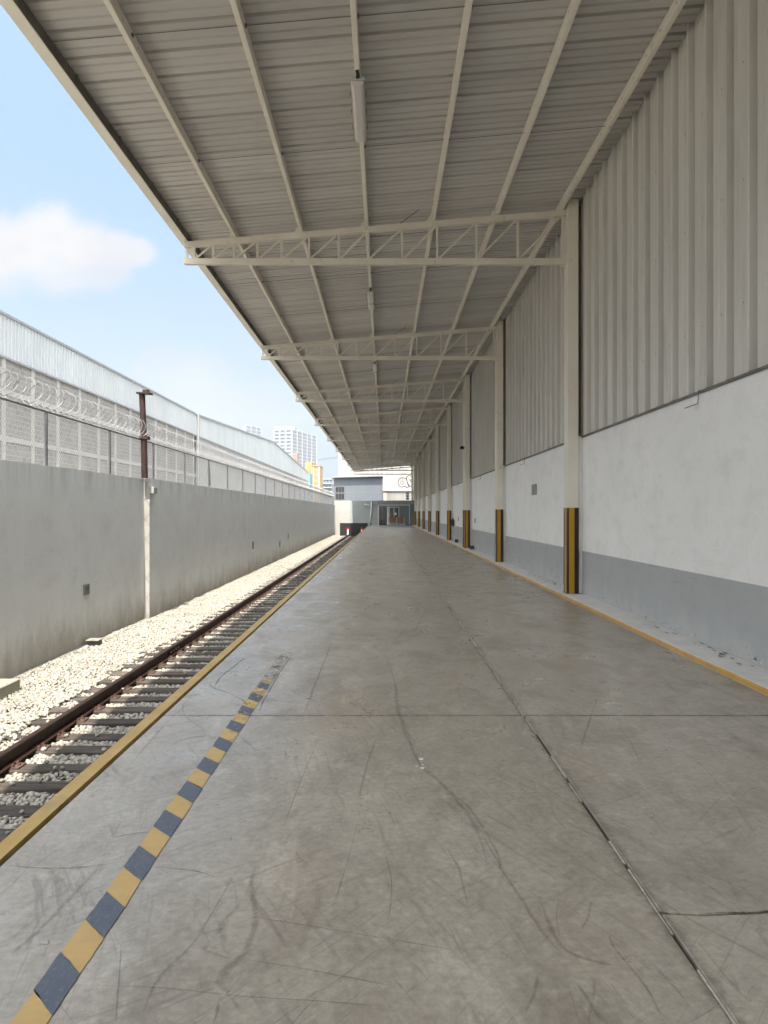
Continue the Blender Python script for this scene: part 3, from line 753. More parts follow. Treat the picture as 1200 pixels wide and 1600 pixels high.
# ------------------------------------------------------------------ warehouse beside the platform
XW = 3.52; ZC = 2.83; ZD = .81
PAN = BAY / 18
def roof_z(x): return 6.765 + .084 * x       # underside of the roof sheets
wh = thing('warehouse', 'white and grey warehouse wall with ribbed metal cladding beside the platform', 'warehouse', (XW, 40, 0))
g = MB(); g.box(3.62, 24, Y0, 91.5, -1.38, 8.4); g.build('building_body', mat('dark_backing', (.10, .095, .085), rough=.8), wh)
cols = [C0 + BAY * k for k in range(-5, 10)]
def clad_profile(L):                          # outline along Y (a) and out of the wall (b)
    return [(0, -.07), (.010, -.01), (.018, .052), (.026, .060), (.048, .060), (.062, .0), (.16, -.004), (.168, .001), (.182, .001), (.19, -.004), (.31, -.004), (.318, .001), (.332, .001), (.34, -.003), (L - .045, .004), (L - .040, -.07), (L, -.07)]
clad0 = None
for kk, yc in enumerate(cols):
    ya, yb = yc + .185, yc + BAY - .152
    if yb > 91.5: yb = 91.4
    if yb - ya < 1: continue
    for (nm, z0, z1, m_, dx) in (('wall_panel', ZD + .001, ZC, whitewall, 0), ('dado', .0555, ZD, dadom, .0)):
        g = MB(); g.box(XW - dx, 3.615, yc + .16, yc + BAY - .02, z0, z1); g.build(nm, m_, wh)
    g = MB(); g.box(XW - .035, XW - .002, ya - .02, yb + .02, ZC - .014, ZC + .012); g.build('drip_flashing', flash, wh)
    for ye, yf in ((yc + .06, ya - .002), (yb + .002, yb + .09)):
        g = MB(); g.box(XW - .02, 3.60, ye, yf, ZC, 6.99); g.build('edge_flashing', edgem, wh)
    n = int(round((yb - ya) / PAN))
    pw = (yb - ya) / n
    for i in range(n):
        if clad0 is None or abs(pw - clad0[1]) > 1e-3:
            g = MB(); pr = clad_profile(pw - .002); zt = roof_z(XW) + .02
            for (a, b), (c, d) in zip(pr[:-1], pr[1:]): g.face([(XW - .004 - b, ya + i * pw + a, ZC + .013), (XW - .004 - d, ya + i * pw + c, ZC + .013), (XW - .004 - d, ya + i * pw + c, zt), (XW - .004 - b, ya + i * pw + a, zt)])
            for zs in (3.55, 4.75, 5.9):
                c = ya + i * pw + .24
                g.face([(XW - .0065, c + .009 * math.cos(t), zs + .012 * math.sin(t)) for t in [j * math.pi / 3 for j in range(6)]], 1)
            clad0 = (g.build('cladding_sheet', [cladm, screwm], wh), pw, ya + i * pw); clad0[0].data.polygons.foreach_set('use_smooth', [False] * len(clad0[0].data.polygons))
        else: inst(clad0[0], wh, (0, ya + i * pw - clad0[2], 0))
    if 0 <= kk - 4 < 6:
        hy = yc + (3.35 if kk == 4 else 5.3)
        g = MB(); g.tube([(XW - .04, hy, ZC + .02), (XW - .045, hy + .02, ZC - .13), (XW - .10, hy + .25, ZC - .15)], .006, 5); g.build('hook_wire', steel_dark, wh)
g = MB(); g.box(XW - .012, XW - .001, 17.72, 18.28, 1.90, 2.15)
g.build('switch_plate', mat('grey_plate', (.26, .265, .26), rough=.6), wh, bevel=.003)
for (qx, q0, q1) in ((742.5, 810, 817), (716.5, 808, 814)):
    Yq = XW * F_PX / (qx - 600); a, b = at(qx, q0, Yq), at(qx, q1, Yq); g = MB(); g.box(XW - .02, XW - .001, Yq - .12, Yq + .12, b.z, a.z); g.build('switch_plate', concreteblk, wh)
# flaking paint and dirt along the wall foot
fl_w = MB(); fl_d = MB()
for i in range(260):
    y3 = random.choice([random.uniform(6, 13), random.uniform(6, 13), random.uniform(14.5, 21.5), random.uniform(23, 30)]); c = mnoise.noise(Vector((y3 * .8, 0, 0)))
    if c < -.05: continue
    z3 = .07 + abs(random.gauss(0, .04)); r = random.uniform(.006, .022)
    (fl_w if random.random() < .62 else fl_d).face([(XW - .0025, y3 + r * 1.6 * random.uniform(.5, 1.2) * math.cos(t), z3 + r * .6 * random.uniform(.7, 1) * math.sin(t)) for t in [j * math.pi / 4 for j in range(8)]])
for i in range(60):
    y3 = random.choice([random.uniform(6, 10), random.uniform(15, 19)]); x3 = random.uniform(3.36, 3.50); r = random.uniform(.01, .05)
    fl_d.face([(x3 + r * .5 * random.uniform(.4, 1.2) * math.cos(t), y3 + r * 1.6 * random.uniform(.5, 1.2) * math.sin(t), .0600) for t in [j * math.pi / 4 for j in range(8)]])
tag(fl_w.build('flaked_plaster', mat('bare_plaster', (.62, .62, .60), (.5, .5, .48), .9, 20), wh), kind='stuff')
tag(fl_d.build('wall_dirt', mat('dark_dirt', (.24, .235, .225), (.31, .305, .295), .9, 20), wh), kind='stuff')

# columns
def make_column():
    t_ = thing('steel_column', 'x', 'column', (3.345, C0, .055), 'cream columns with hazard bands along the platform')
    x0, x1, ya, yb = 3.247, 3.44, C0 - .15, C0 + .14
    g = MB(); g.box(x0, x1, ya, yb, .056, roof_z(3.3) - .005); g.build('shaft', cream, t_, bevel=.008, seg=2)
    e = .004
    g = MB()
    zb0, zb1 = .058, 1.575
    # vertical amber and black bands wrapped round the foot
    fr = (x1 - x0)
    g.box(x0 - e, x0 + .022, ya - e, ya + .002, zb0, zb1, 0); g.box(x0 + .022, x0 + .118, ya - e - .0005, ya + .002, zb0, zb1, 1); g.box(x0 + .118, x1 + e, ya - e, ya + .002, zb0, zb1, 0)
    g.box(x0 - e, x0 - .0005, ya + .0021, ya + .07, zb0, zb1, 0); g.box(x0 - e - .0005, x0 - .0005, ya + .0705, yb - .075, zb0, zb1, 1); g.box(x0 - e, x0 - .0005, yb - .0745, yb, zb0, zb1, 0)
    g.box(x1 + .0005, x1 + e, ya + .0021, yb, zb0, zb1, 0)
    g.build('hazard_band', [blackp, amber], t_)
    g = MB(); g.box(x0 - .02, x1 + .06, ya - .02, yb + .02, .0555, .0585); g.build('base_plate', steel_dark, t_)
    g = MB(); g.box(x1 + .004, XW - .002, C0 - .10, C0 + .10, .0605, ZC + .02); g.build('wall_pilaster', whitewall, t_)
    return t_
c0 = make_column()
for k in range(-1, 10):
    c = c0 if k == 0 else copy_tree(c0)
    c.location = (3.345, C0 + BAY * k, .055)
    c['label'] = ('cream steel column with amber and black foot, %s along the wall from the camera' % ORD[k]) if k >= 0 else 'cream steel column just outside the right edge of the picture'
c = copy_tree(c0); c.location = (3.345, C0 + 2 * BAY + .62, .055); c['label'] = 'twin column standing close behind the third cream column on the wall'

# ------------------------------------------------------------------ canopy
can = thing('loading_canopy', 'long cream steel canopy of ribbed sheets, purlins and trusses over the platform', 'canopy', (0, 40, 4.3))
PX = [-3.54, -2.66, -1.48, -.31, .876, 2.01, 3.16]
def chord_z(x): return 6.618 + .084 * x      # top of the top chord
XL, XR_ = -3.675, 3.46
nS = int(round((C0 + BAY * 9 + .15 - (Y0 + .1)) / PAN))
sheet0 = None
def sheet_profile(L): return [(0, 0), (.006, .062), (.052, .062), (.064, 0), (.16, 0), (.166, .018), (.190, .018), (.202, 0), (.32, 0), (.326, .018), (.350, .018), (.362, 0), (L, 0)]
XS = [XL] + [(XL + (3.625 - XL) * i / 8) for i in range(1, 9)]
for i in range(nS):
    y3 = C0 - .08 + PAN * (i - int((C0 - Y0) / PAN))
    if sheet0 is None:
        g = MB(); pr = sheet_profile(PAN + .0008)
        for (a, b), (c, d) in zip(pr[:-1], pr[1:]):
            for xa, xb in zip(XS[:-1], XS[1:]):
                g.face([(xa, y3 + a, roof_z(xa) + b), (xb, y3 + a, roof_z(xb) + b), (xb, y3 + c, roof_z(xb) + d), (xa, y3 + c, roof_z(xa) + d)])
        sheet0 = (g.build('roof_sheet', roofm, can), y3)
    else:
        o = inst(sheet0[0], can, (random.uniform(-.012, .012), y3 - sheet0[1], random.uniform(-.0004, .0004)))
# purlins, one length per bay
for j, X in enumerate(PX):
    z0 = chord_z(X) + .001; z1 = roof_z(X) - .0035
    w = .062 if j else .10
    first = None
    for k in range(-5, 9):
        ya, yb = C0 + BAY * k + .004, C0 + BAY * (k + 1) - .004
        if first is None:
            g = MB(); sl = .084
            th = .004
            if j: g.box(X - w / 2, X + w / 2, ya, yb, z0, z1)
            else:                         # the eaves beam: cream outside and below, shade painted dark on its inner face
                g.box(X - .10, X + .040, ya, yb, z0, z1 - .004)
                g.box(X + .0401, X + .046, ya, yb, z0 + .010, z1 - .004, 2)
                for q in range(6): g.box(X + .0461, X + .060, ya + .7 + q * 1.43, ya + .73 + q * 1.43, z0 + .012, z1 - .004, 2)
            side = X + w / 2 + .0005 if X < 0 else X - w / 2 - .0005
            for q in range(int(BAY / PAN) if j else 0):
                yq = ya + .2 + q * PAN
                g.face([(side, yq + .012 * math.cos(t), z0 + .06 + .012 * math.sin(t)) for t in [a * math.pi / 3 for a in range(6)]], 1)
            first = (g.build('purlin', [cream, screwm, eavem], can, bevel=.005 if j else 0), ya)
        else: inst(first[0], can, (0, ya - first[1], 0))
# sag rods between purlins
first = {}
for k in range(-2, 9):
    for f_, key in ((1 / 3, 0), (2 / 3, 1)):
        yr = C0 + BAY * (k + f_)
        if 0 not in first:
            g = MB()
            for a, b in zip(PX[:-1], PX[1:]):
                za, zb = chord_z(a) + .075, chord_z(b) + .075
                g.tube([(a + .03, yr, za), (b - .03, yr, zb)], .0045, 5)
                g.box(a + .032, a + .05, yr - .016, yr + .016, za - .016, za + .016)
            first[0] = (g.build('sag_rods', steel_dark, can), yr)
        else: inst(first[0][0], can, (0, yr - first[0][1], 0))
# trusses
NODES = [-3.52, -3.39, -3.05, -2.68, -2.26, -1.83, -1.34, -.81, -.29, .32, .95, 1.65, 2.39, 3.19]
ZBC = 5.92                                    # bottom chord underside
def make_truss(y):
    tr = None
    g = MB(); g.prism([(-3.57, chord_z(-3.57)), (3.246, chord_z(3.246)), (3.246, chord_z(3.246) - .102), (-3.57, chord_z(-3.57) - .102)], lambda a, b, t: (a, t, b), y - .05, y + .05)
    tr = g.build('truss', cream_truss, can, bevel=.006)
    g = MB(); g.box(-3.57, 3.2455, y - .05, y + .05, ZBC, ZBC + .105); g.build('bottom_chord', cream_truss, tr, bevel=.006)
    zt = lambda x: chord_z(x) - .101
    for i, x in enumerate(NODES):
        g = MB(); g.box(x - .019, x + .019, y - .019, y + .019, ZBC + .104, zt(x) + .003); g.build('truss_vertical', cream_truss, tr)
    for i in range(1, len(NODES) - 1):
        a, b = NODES[i], NODES[i + 1]
        g = MB(); g.bar((a + .03, y - .008, ZBC + .106), (b - .03, y - .008, zt(b - .03)), .030, .030, (0, 1, 0)); g.build('truss_diagonal', cream_truss, tr)
    g = MB(); g.box(3.16, 3.2465, y - .075, y + .075, ZBC - .02, ZBC + .19); g.build('end_bracket', cream_truss, tr)
    for X in PX[:-1]:
        g = MB(); w = .034
        sgn = -1 if X > 0 else 1
        s2 = -1
        g.prism([(X + s2 * .032, chord_z(X) + .0015), (X + s2 * .12, chord_z(X + s2 * .12) + .0015), (X + s2 * .032, chord_z(X) + .13)], lambda a, b, t: (a, t, b), y - .055, y - .049)
        g.build('purlin_cleat', cream_truss, tr)
    g = MB(); g.tube([(.28, y - .02, chord_z(.28)), (.62, y - .25, chord_z(.62) + .14)], .007, 5); g.build('stray_rod', steel_dark, tr)
    return tr
tr0 = make_truss(C0)
for k in range(-5, 10):
    if k == 0: continue
    c = tr0.copy(); COL.objects.link(c); c.parent = can; c.location = tr0.location + Vector((0, BAY * k, 0))
    for ch in list(tr0.children):
        d = ch.copy(); COL.objects.link(d); d.parent = c

# strip lights under the fourth purlin
def make_light():
    yc = 9.68; z1 = chord_z(-.31) - .012; x = -.312
    t_ = thing('strip_light', 'x', 'strip light', (x, yc, z1), 'strip lights hanging under the canopy')
    g = MB(); g.prism([(x - .085, z1 - .035), (x - .085, z1 - .02), (x - .05, z1), (x + .05, z1), (x + .085, z1 - .02), (x + .085, z1 - .035)], lambda a, b, t: (a, t, b), yc - .72, yc + .72); g.build('housing', lampbody, t_, bevel=.003)
    g = MB(); g.prism([(x - .075, z1 - .036), (x + .075, z1 - .036), (x + .066, z1 - .085), (x + .04, z1 - .10), (x - .04, z1 - .10), (x - .066, z1 - .085)], lambda a, b, t: (a, t, b), yc - .69, yc + .69); d_ = g.build('diffuser', lampdiff, t_, bevel=.006)
    for yy3 in (yc - .724, yc + .69):
        g = MB(); g.box(x - .092, x + .092, yy3, yy3 + .03, z1 - .045, z1 - .015); g.build('end_cap', lampbody, t_, bevel=.003)
    for yy3 in (yc - .4, yc, yc + .4):
        for sx in (-1, 1): g = MB(); g.box(x + sx * .094 - .004, x + sx * .094 + .004, yy3 - .02, yy3 + .02, z1 - .06, z1 - .02); g.build('clip', steel_dark, t_)
    g = MB(); g.tube([(x, yc - .82, z1 + .012), (x + .01, yc - .76, z1 - .01), (x, yc - .71, z1 - .02)], .022, 7); g.build('cable_gland', blackp, t_)
    return t_
l0 = make_light(); b0 = l0.location.copy()
for k in range(0, 9):
    c = l0 if k == 0 else copy_tree(l0)
    c.location = b0 + Vector((0, BAY * k, 0))
    c['label'] = 'grey strip light under the middle purlin, %s from the camera' % ORD[k]

# things along the wall
t_ = thing('fire_extinguisher', 'fire extinguisher with dark body hanging on the white wall beside a column', 'extinguisher', (3.42, 38.3, .75))
g = MB(); g.tube([(3.43, 38.3, .80), (3.43, 38.3, .83), (3.43, 38.3, 1.06), (3.43, 38.3, 1.12), (3.43, 38.3, 1.16)], [.06, .075, .075, .05, .025], 12); g.build('cylinder', mat('dark_red_paint', (.10, .02, .018), rough=.35), t_, smooth=True)
g = MB(); g.bar((3.43, 38.22, 1.18), (3.43, 38.38, 1.21), .03, .03); g.build('handle', blackp, t_)
g = MB(); g.tube([(3.40, 38.3, 1.17), (3.34, 38.25, 1.05), (3.35, 38.24, .9)], .012, 6); g.build('hose', blackp, t_)
g = MB(); g.box(3.505, 3.519, 38.12, 38.48, .74, 1.45); g.build('backboard', whitetrim, t_)
for (bx, by, bw_, lab) in ((3.40, 29.7, .17, 'black wedge block on the white kerb just before the third column'), (3.44, 36.5, .16, 'black wedge block on the white kerb beyond the third column')):
    g = MB(); g.prism([(by - .13, .0605), (by + .13, .0605), (by + .13, .13), (by + .05, .20), (by - .13, .20)], lambda a, b, t: (t, a, b), bx - bw_ / 2, bx + bw_ / 2 - .02)
    t_ = thing('wheel_chock', lab, 'chock', (bx, by, .06)); g.build('block', blackp, t_, bevel=.01)
    g = MB(); g.box(bx - .04, bx + .02, by - .16, by - .131, .09, .15); g.build('grip', steel_dark, t_)
t_ = thing('floodlight', 'small floodlight bracketed high on the third cream column', 'floodlight', (3.2, 30.8, 4.05))
g = MB(); g.bar((3.25, 30.9, 4.08), (3.16, 30.86, 4.08), .03, .03); g.build('bracket', steel_dark, t_)
g = MB(); g.prism([(30.70, 4.00), (30.86, 3.98), (30.90, 4.12), (30.74, 4.14)], lambda a, b, t: (t, a, b), 3.02, 3.20); g.build('lamp_head', lampbody, t_, bevel=.008)
g = MB(); g.box(3.04, 3.18, 30.688, 30.697, 4.015, 4.12); g.build('lens', glassm, t_)

# ------------------------------------------------------------------ end of the yard
YE = 87.5
def X_(p, Y): return (p - 600) * Y / F_PX
def Z_(p, Y): return EYE - (p - 800) * Y / F_PX
ew = thing('end_wall', 'low end wall, white on the left and grey green on the right, closing the yard', 'wall', (-3, YE, 0))
zt = Z_(782, YE)
g = MB(); g.box(X_(516, YE), X_(546.8, YE), YE + .002, YE + .25, -1.4, zt); g.build('wall_section', endwhite, ew)
g = MB(); g.box(X_(546.8, YE) + .001, X_(590.5, YE), YE + .03, YE + .25, -1.4, zt - .03); g.build('wall_section', endgrey, ew)
g = MB(); g.tube([(X_(579, YE), YE - .05, 0.002), (X_(579, YE), YE - .05, 1.1), (X_(580, YE), YE - .05, 1.5), (X_(580.5, YE), YE - .05, zt)], .07, 8); g.build('drain_pipe', whitetrim, ew, smooth=True)
g = MB(); g.bar((X_(569, YE), YE - .1, Z_(788, YE)), (X_(577, YE), YE - .1, Z_(789, YE)), .1, .16); g.build('wall_lamp', whitetrim, ew)
g = MB(); g.bar((X_(582, YE), YE - .1, Z_(789, YE)), (X_(586, YE), YE - .1, Z_(788, YE)), .1, .12); g.build('wall_lamp', fasciam, ew)

bar_ = thing('buffer_wall', 'black painted buffer wall across the end of the railway track', 'barrier', (-3.2, 84, ZB))
g = MB(); g.box(X_(531, 83.6), X_(545, 83.6), 83.6, 84.0, -1.3, .30); g.build('concrete_block', blackwall, bar_, bevel=.02)
g = MB(); g.box(X_(545, 83.6) + .02, -1.76, 83.55, 84.0, -1.3, .30); g.build('concrete_block', blackwall, bar_, bevel=.02)

of = thing('site_office', 'small grey office front with white framed door and window at platform end', 'office', (1.1, YE, 0))
xa, xb = X_(590.6, YE), XW - .02
g = MB(); g.box(xa, xb, YE + .12, YE + 4, .0, zt - .05); g.build('wall', officem, of)
g = MB(); g.box(xa - .02, xb, YE - .05, YE + .1195, Z_(788, YE), zt); g.build('fascia', fasciam, of)
g = MB(); g.box(xa, X_(641, YE), YE + .02, YE + .118, Z_(788.4, YE) - .10, Z_(788.4, YE) - .002)
g.box(xa, xa + .09, YE + .02, YE + .118, .001, Z_(788.4, YE) - .101); g.box(X_(640.3, YE) - .07, X_(640.3, YE), YE + .02, YE + .118, .001, Z_(788.4, YE) - .101); g.build('door_surround', whitetrim, of)
g = MB(); g.box(X_(592, YE), X_(603.5, YE), YE + .05, YE + .119, .001, Z_(793, YE)); d_ = g.build('door', glassm, of)
g = MB(); g.box(X_(598, YE) - .02, X_(598, YE) + .02, YE + .03, YE + .0495, .0, Z_(793, YE)); g.build('door_stile', steel_dark, d_)
g = MB(); g.box(X_(602, YE), X_(602, YE) + .03, YE + .02, YE + .048, .9, 1.1); g.build('handle', galv, d_)
g = MB(); g.box(X_(605, YE), X_(607, YE), YE + .02, YE + .119, .001, Z_(791, YE)); g.build('white_jamb', whitetrim, of)
wx0, wx1, wz0, wz1 = X_(607.6, YE), X_(623.6, YE), .78, Z_(792, YE)
g = MB(); g.box(wx0, wx1, YE + .04, YE + .06, wz1 - .07, wz1); g.box(wx0, wx1, YE + .04, YE + .06, wz0, wz0 + .07); g.box(wx0, wx0 + .07, YE + .04, YE + .06, wz0 + .07, wz1 - .07); g.box(wx1 - .07, wx1, YE + .04, YE + .06, wz0 + .07, wz1 - .07)
g.box((wx0 + wx1) / 2 - .03, (wx0 + wx1) / 2 + .03, YE + .04, YE + .06, wz0 + .07, wz1 - .07); wf = g.build('window', whitetrim, of)
for s_ in (0, 1):
    a = wx0 + .071 if s_ == 0 else (wx0 + wx1) / 2 + .031; b = (wx0 + wx1) / 2 - .031 if s_ == 0 else wx1 - .071
    g = MB(); g.box(a, b, YE + .07, YE + .115, wz0 + .07, wz1 - .07); g.build('pane', glassm, wf)
g = MB(); g.box(X_(616.5, YE), X_(619.5, YE), YE + .062, YE + .068, Z_(805, YE), Z_(801, YE)); g.build('paper_notice', white, wf)

t_ = thing('bench', 'wooden bench with orange brown backrest and white legs before the office window', 'bench', (1.4, 85.4, 0))
bx0, bx1 = X_(606.5, 85.4), X_(632.5, 85.4)
for i, (za, zb) in enumerate(((.50, .63), (.65, .78), (.80, .93))):
    g = MB(); g.box(bx0, bx1, 85.5 + i * .03, 85.54 + i * .03, za, zb); g.build('backrest_board', woodbench, t_, bevel=.006)
for i in range(3):
    g = MB(); g.box(bx0, bx1, 85.06 + i * .14, 85.18 + i * .14, .42, .46); g.build('seat_board', woodbench, t_, bevel=.006)
for x in (bx0 + .06, (bx0 + bx1) / 2, bx1 - .1):
    g = MB(); g.box(x, x + .06, 85.08, 85.14, 0.001, .4195); g.box(x, x + .06, 85.42, 85.48, .001, .4195); g.box(x, x + .06, 85.14, 85.42, .34, .4195); g.bar((x + .03, 85.47, .46), (x + .03, 85.60, .95), .05, .04); g.build('leg', whitetrim, t_)
g = MB(); g.box(bx0 + .1, bx1 - .1, 85.44, 85.47, .1, .18); g.build('stretcher', whitetrim, t_)

gb = thing('upper_building', 'grey blue clad building with a sloping roof behind the end wall', 'building', (-3.2, 96, 0))
Yg = 96.0
x0, x1 = X_(521.5, Yg), X_(598, Yg)
zl, zr = Z_(746.5, Yg), Z_(744.5, Yg)
g = MB(); g.prism([(x0, -1.4), (x1, -1.4), (x1, zr), (x0, zl)], lambda a, b, t: (a, t, b), Yg, Yg + 7); g.build('wall', greybld, gb)
g = MB(); n = 20
for i in range(1, n): 
    x = x0 + (x1 - x0) * i / n; g.box(x - .012, x + .012, Yg - .012, Yg - .001, 2.4, zl + (zr - zl) * i / n - .02)
tag(g.build('cladding_ribs', greybld, gb), kind='stuff')
g = MB(); g.prism([(X_(517.5, Yg), zl - .02), (X_(598.6, Yg), zr + .001), (X_(598.6, Yg), zr + .14), (X_(517.5, Yg), zl + .12)], lambda a, b, t: (a, t, b), Yg - .6, Yg + 7.3); g.build('roof', fasciam, gb)
g = MB(); wx0, wx1 = X_(524, Yg), X_(538.2, Yg); g.box(wx0, wx1, Yg - .05, Yg - .002, Z_(781, Yg), Z_(760, Yg)); wn = g.build('window', steel_dark, gb)
for (za, zb) in ((761, 770), (771.5, 780)):
    for k in range(3):
        a = wx0 + .05 + (wx1 - wx0 - .05) * k / 3; b = wx0 + (wx1 - wx0 - .05) * (k + 1) / 3
        g = MB(); g.box(a, b, Yg - .06, Yg - .0505, Z_(zb, Yg), Z_(za, Yg)); g.build('pane', glassm, wn)
t_ = thing('terrace_railing', 'thin white metal railing along the roof terrace before the grey building', 'railing', (-3, 95, zt))
g = MB(); g.bar((X_(521, 95), 95, Z_(769.3, 95)), (X_(598, 95), 95, Z_(769.3, 95)), .036, .036); g.build('hand_rail', galv, t_)
for p_ in (521.5, 560.5, 597.5):
    g = MB(); g.box(X_(p_, 95) - .025, X_(p_, 95) + .025, 94.975, 95.025, 2.3, Z_(764 if p_ == 560.5 else 769.6, 95)); g.build('post', steel_dark, t_)
g = MB(); g.box(-7.2, 3.5, YE + .26, 103.9, -1.4, 2.45); tag(g.build('terrace', fasciam), kind='structure')

lb = thing('pale_low_building', 'pale low concrete building with pinkish edge below the graffiti wall', 'building', (1.7, 104, 0))
Yl = 104.0
g = MB(); g.box(X_(597.5, Yl), X_(650, Yl), Yl, Yl + 6, -1.4, Z_(768, Yl)); g.build('wall', plaster('pale_concrete', (.30, .295, .27), (.25, .245, .23), (.2, .18, .165), None, z_top=(4.4, 2.0)), lb)
g = MB(); g.box(X_(597, Yl), X_(650, Yl), Yl - .15, Yl + 6.2, Z_(768, Yl) + .001, Z_(766.8, Yl)); g.build('roof_slab', steel_dark, lb)
g = MB(); g.box(X_(598.2, Yl), X_(604, Yl), Yl - .03, Yl - .002, 1.5, Z_(768.5, Yl)); g.build('pink_panel', mat('pink_paint', (.60, .42, .38), (.5, .36, .33), .7, 2), lb)
for i in range(3):
    g = MB(); g.box(X_(634.5, Yl), X_(639, Yl), Yl - .04, Yl - .002, Z_(772.5 + i * 4, Yl), Z_(769.5 + i * 4, Yl)); g.build('window', glassm, lb)

gw = thing('graffiti_building', 'tall white building with bubble letter graffiti seen past the canopy end', 'building', (2, 118, 0))
Yw = 118.0
sheet = plaster('weathered_white_wall', (.42, .42, .41), (.36, .36, .35), (.25, .25, .24), None, z_top=(10, 2), bs=.1, scale=.4)
xs = [X_(528.7, Yw) + i * 1.65 for i in range(12)]
for i in range(11):
    g = MB(); g.box(xs[i], xs[i + 1] - .03, Yw, Yw + .3, -1.4, 10.8); g.build('wall_panel', sheet, gw)
g = MB(); g.box(xs[0] + .05, xs[11], Yw + .301, Yw + 14, -1.4, 10.6); g.build('building_body', sheet, gw)
blackg = mat('graffiti_paint', (.012, .012, .014), rough=.7)
def gloop(pts, w=.10):
    g = MB(); L = len(pts)
    P = []
    for i in range(L):
        p0, p1, p2, p3 = [Vector(pts[(i + q) % L]) for q in (-1, 0, 1, 2)]
        for s in range(6):
            t = s / 6; P.append(0.5 * ((2 * p1) + (p2 - p0) * t + (2 * p0 - 5 * p1 + 4 * p2 - p3) * t * t + (3 * p1 - p0 - 3 * p2 + p3) * t ** 3))
    K = len(P); b = 0
    for i in range(K):
        d = P[(i + 1) % K] - P[i - 1]; nn = Vector((-d.y, d.x)).normalized() * w * .5
        for q in (P[i] + nn, P[i] - nn): g.v.append((X_(600, Yw) + (q.x - 600) * Yw / F_PX + 0, Yw - .02, Z_(q.y, Yw)))
    # width is in pixels of the wall drawing
    for i in range(K): j = (i + 1) % K; g.f.append((2 * i, 2 * i + 1, 2 * j + 1, 2 * j)); g.m.append(0)
    return g.build('graffiti_outline', blackg, gw)
gloop([(622, 752), (625, 747.5), (630, 746.5), (634, 748), (636, 751), (637, 756), (639, 760), (636, 761.5), (632, 760), (627, 761), (623, 758)], 1.1)
gloop([(625.5, 752.5), (629, 749.5), (632, 751.5), (631.5, 755), (628.5, 757), (626, 755.5)], .6)
gloop([(628, 752.2), (630, 752), (630, 754), (628.4, 754.2)], .5)
gloop([(635, 747), (638, 743.5), (642, 744), (644, 748), (641, 751), (644, 755), (642, 760), (638, 757)], 1.1)
gloop([(637.5, 748), (640, 746.5), (641, 748.5), (639, 750)], .5)

# warehouse beyond the wall
fw = thing('neighbour_warehouse', 'grey block warehouse topped with white ribbed sheets beyond the wire fence', 'warehouse', (-15, 35, -1.4))
XA = -15.0
def Yat(p): return XA * F_PX / (p - 600)
Ys = Yat(306); zt1, zb1 = EYE + 15 / 1.94, EYE + 15 / 2.45
g = MB(); g.box(XA - 20, XA, 5, Ys, -1.44, zb1); g.build('block_wall', blockm, fw)
y3 = Yat(4.7); col_ = None; dy = 2.52
yy3 = y3 - dy * 8
while yy3 < Ys - .2:
    if yy3 > 5.2:
        if col_ is None: g = MB(); g.box(XA + .002, XA + .05, yy3 - .13, yy3 + .13, -1.4, zb1 - .03); col_ = (g.build('concrete_column', beamm, fw), yy3)
        else: inst(col_[0], fw, (0, yy3 - col_[1], 0))
    yy3 += dy
for zc in (EYE + 2.9, EYE + 4.75, EYE + .9):
    g = MB(); g.box(XA + .002, XA + .04, 5.1, Ys - .05, zc - .11, zc + .11); g.build('concrete_beam', beamm, fw)
def ribbed(y0, y1, z0, zt_a, zt_b, pitch=.30):
    g = MB(); n = max(1, int(round((y1 - y0) / pitch))); w = (y1 - y0) / n
    for i in range(n):
        pr = [(0, -.05), (.02, .03), (.05, .03), (.075, -.01), (w - .03, -.01), (w - .025, -.05), (w, -.05)]
        for (a, b), (c, d) in zip(pr[:-1], pr[1:]):
            ya, yb = y0 + i * w + a, y0 + i * w + c; f0 = (ya - y0) / (y1 - y0); f1 = (yb - y0) / (y1 - y0)
            g.face([(XA + .06 + b, ya, z0), (XA + .06 + d, yb, z0), (XA + .06 + d, yb, zt_a + (zt_b - zt_a) * f1), (XA + .06 + b, ya, zt_a + (zt_b - zt_a) * f0)])
    return g
y3 = 5.0; sh0 = None
while y3 + .9 < Ys + .01:
    if sh0 is None: sh0 = (ribbed(y3, y3 + .9, zb1, zt1, zt1).build('ribbed_sheet', whitesheet, fw), y3)
    else: inst(sh0[0], fw, (0, y3 - sh0[1], 0))
    y3 += .9
yend1 = y3
g = MB(); g.box(XA - 20, XA - .0, 5, yend1, zb1 + .001, zt1 - .01); g.build('upper_wall', whitesheet, fw)
g = MB(); g.box(XA - 20, XA + .13, 5, yend1, zt1, zt1 + .10); g.build('ridge_flashing', fasciam, fw)
g = MB(); g.box(XA + .05, XA + .11, 5, yend1, zb1 - .08, zb1 - .003); g.build('drip_flashing', fasciam, fw)

f2 = thing('gabled_warehouse', 'pale warehouse with a low gabled ribbed facade over plain grey panels', 'warehouse', (-15, 105, -1.4))
Ya, Yb, Yp = yend1 + .05, Yat(481.5), Yat(427); zp = EYE + 15 / 1.585
def gz(y): return zt1 - .05 + (zp - zt1) * ((y - Ya) / (Yp - Ya) if y < Yp else (Yb - y) / (Yb - Yp))
n = 30; w = (Yb - Ya) / n
for i in range(n):
    g = MB(); g.box(XA - .3, XA, Ya + i * w + .015, Ya + (i + 1) * w - .015, -1.44, zb1 - .02); g.build('wall_panel', panelwall, f2)
g = MB(); g.box(XA - 25, XA - .31, Ya, Yb, -1.44, zb1); g.build('building_body', panelwall, f2)
n = 84; w = (Yb - Ya) / n
for i in range(n):
    a, b = Ya + i * w, Ya + (i + 1) * w - .004
    ribbed(a, b, zb1, gz(a), gz(b), w / 3).build('ribbed_sheet', whitesheet, f2)
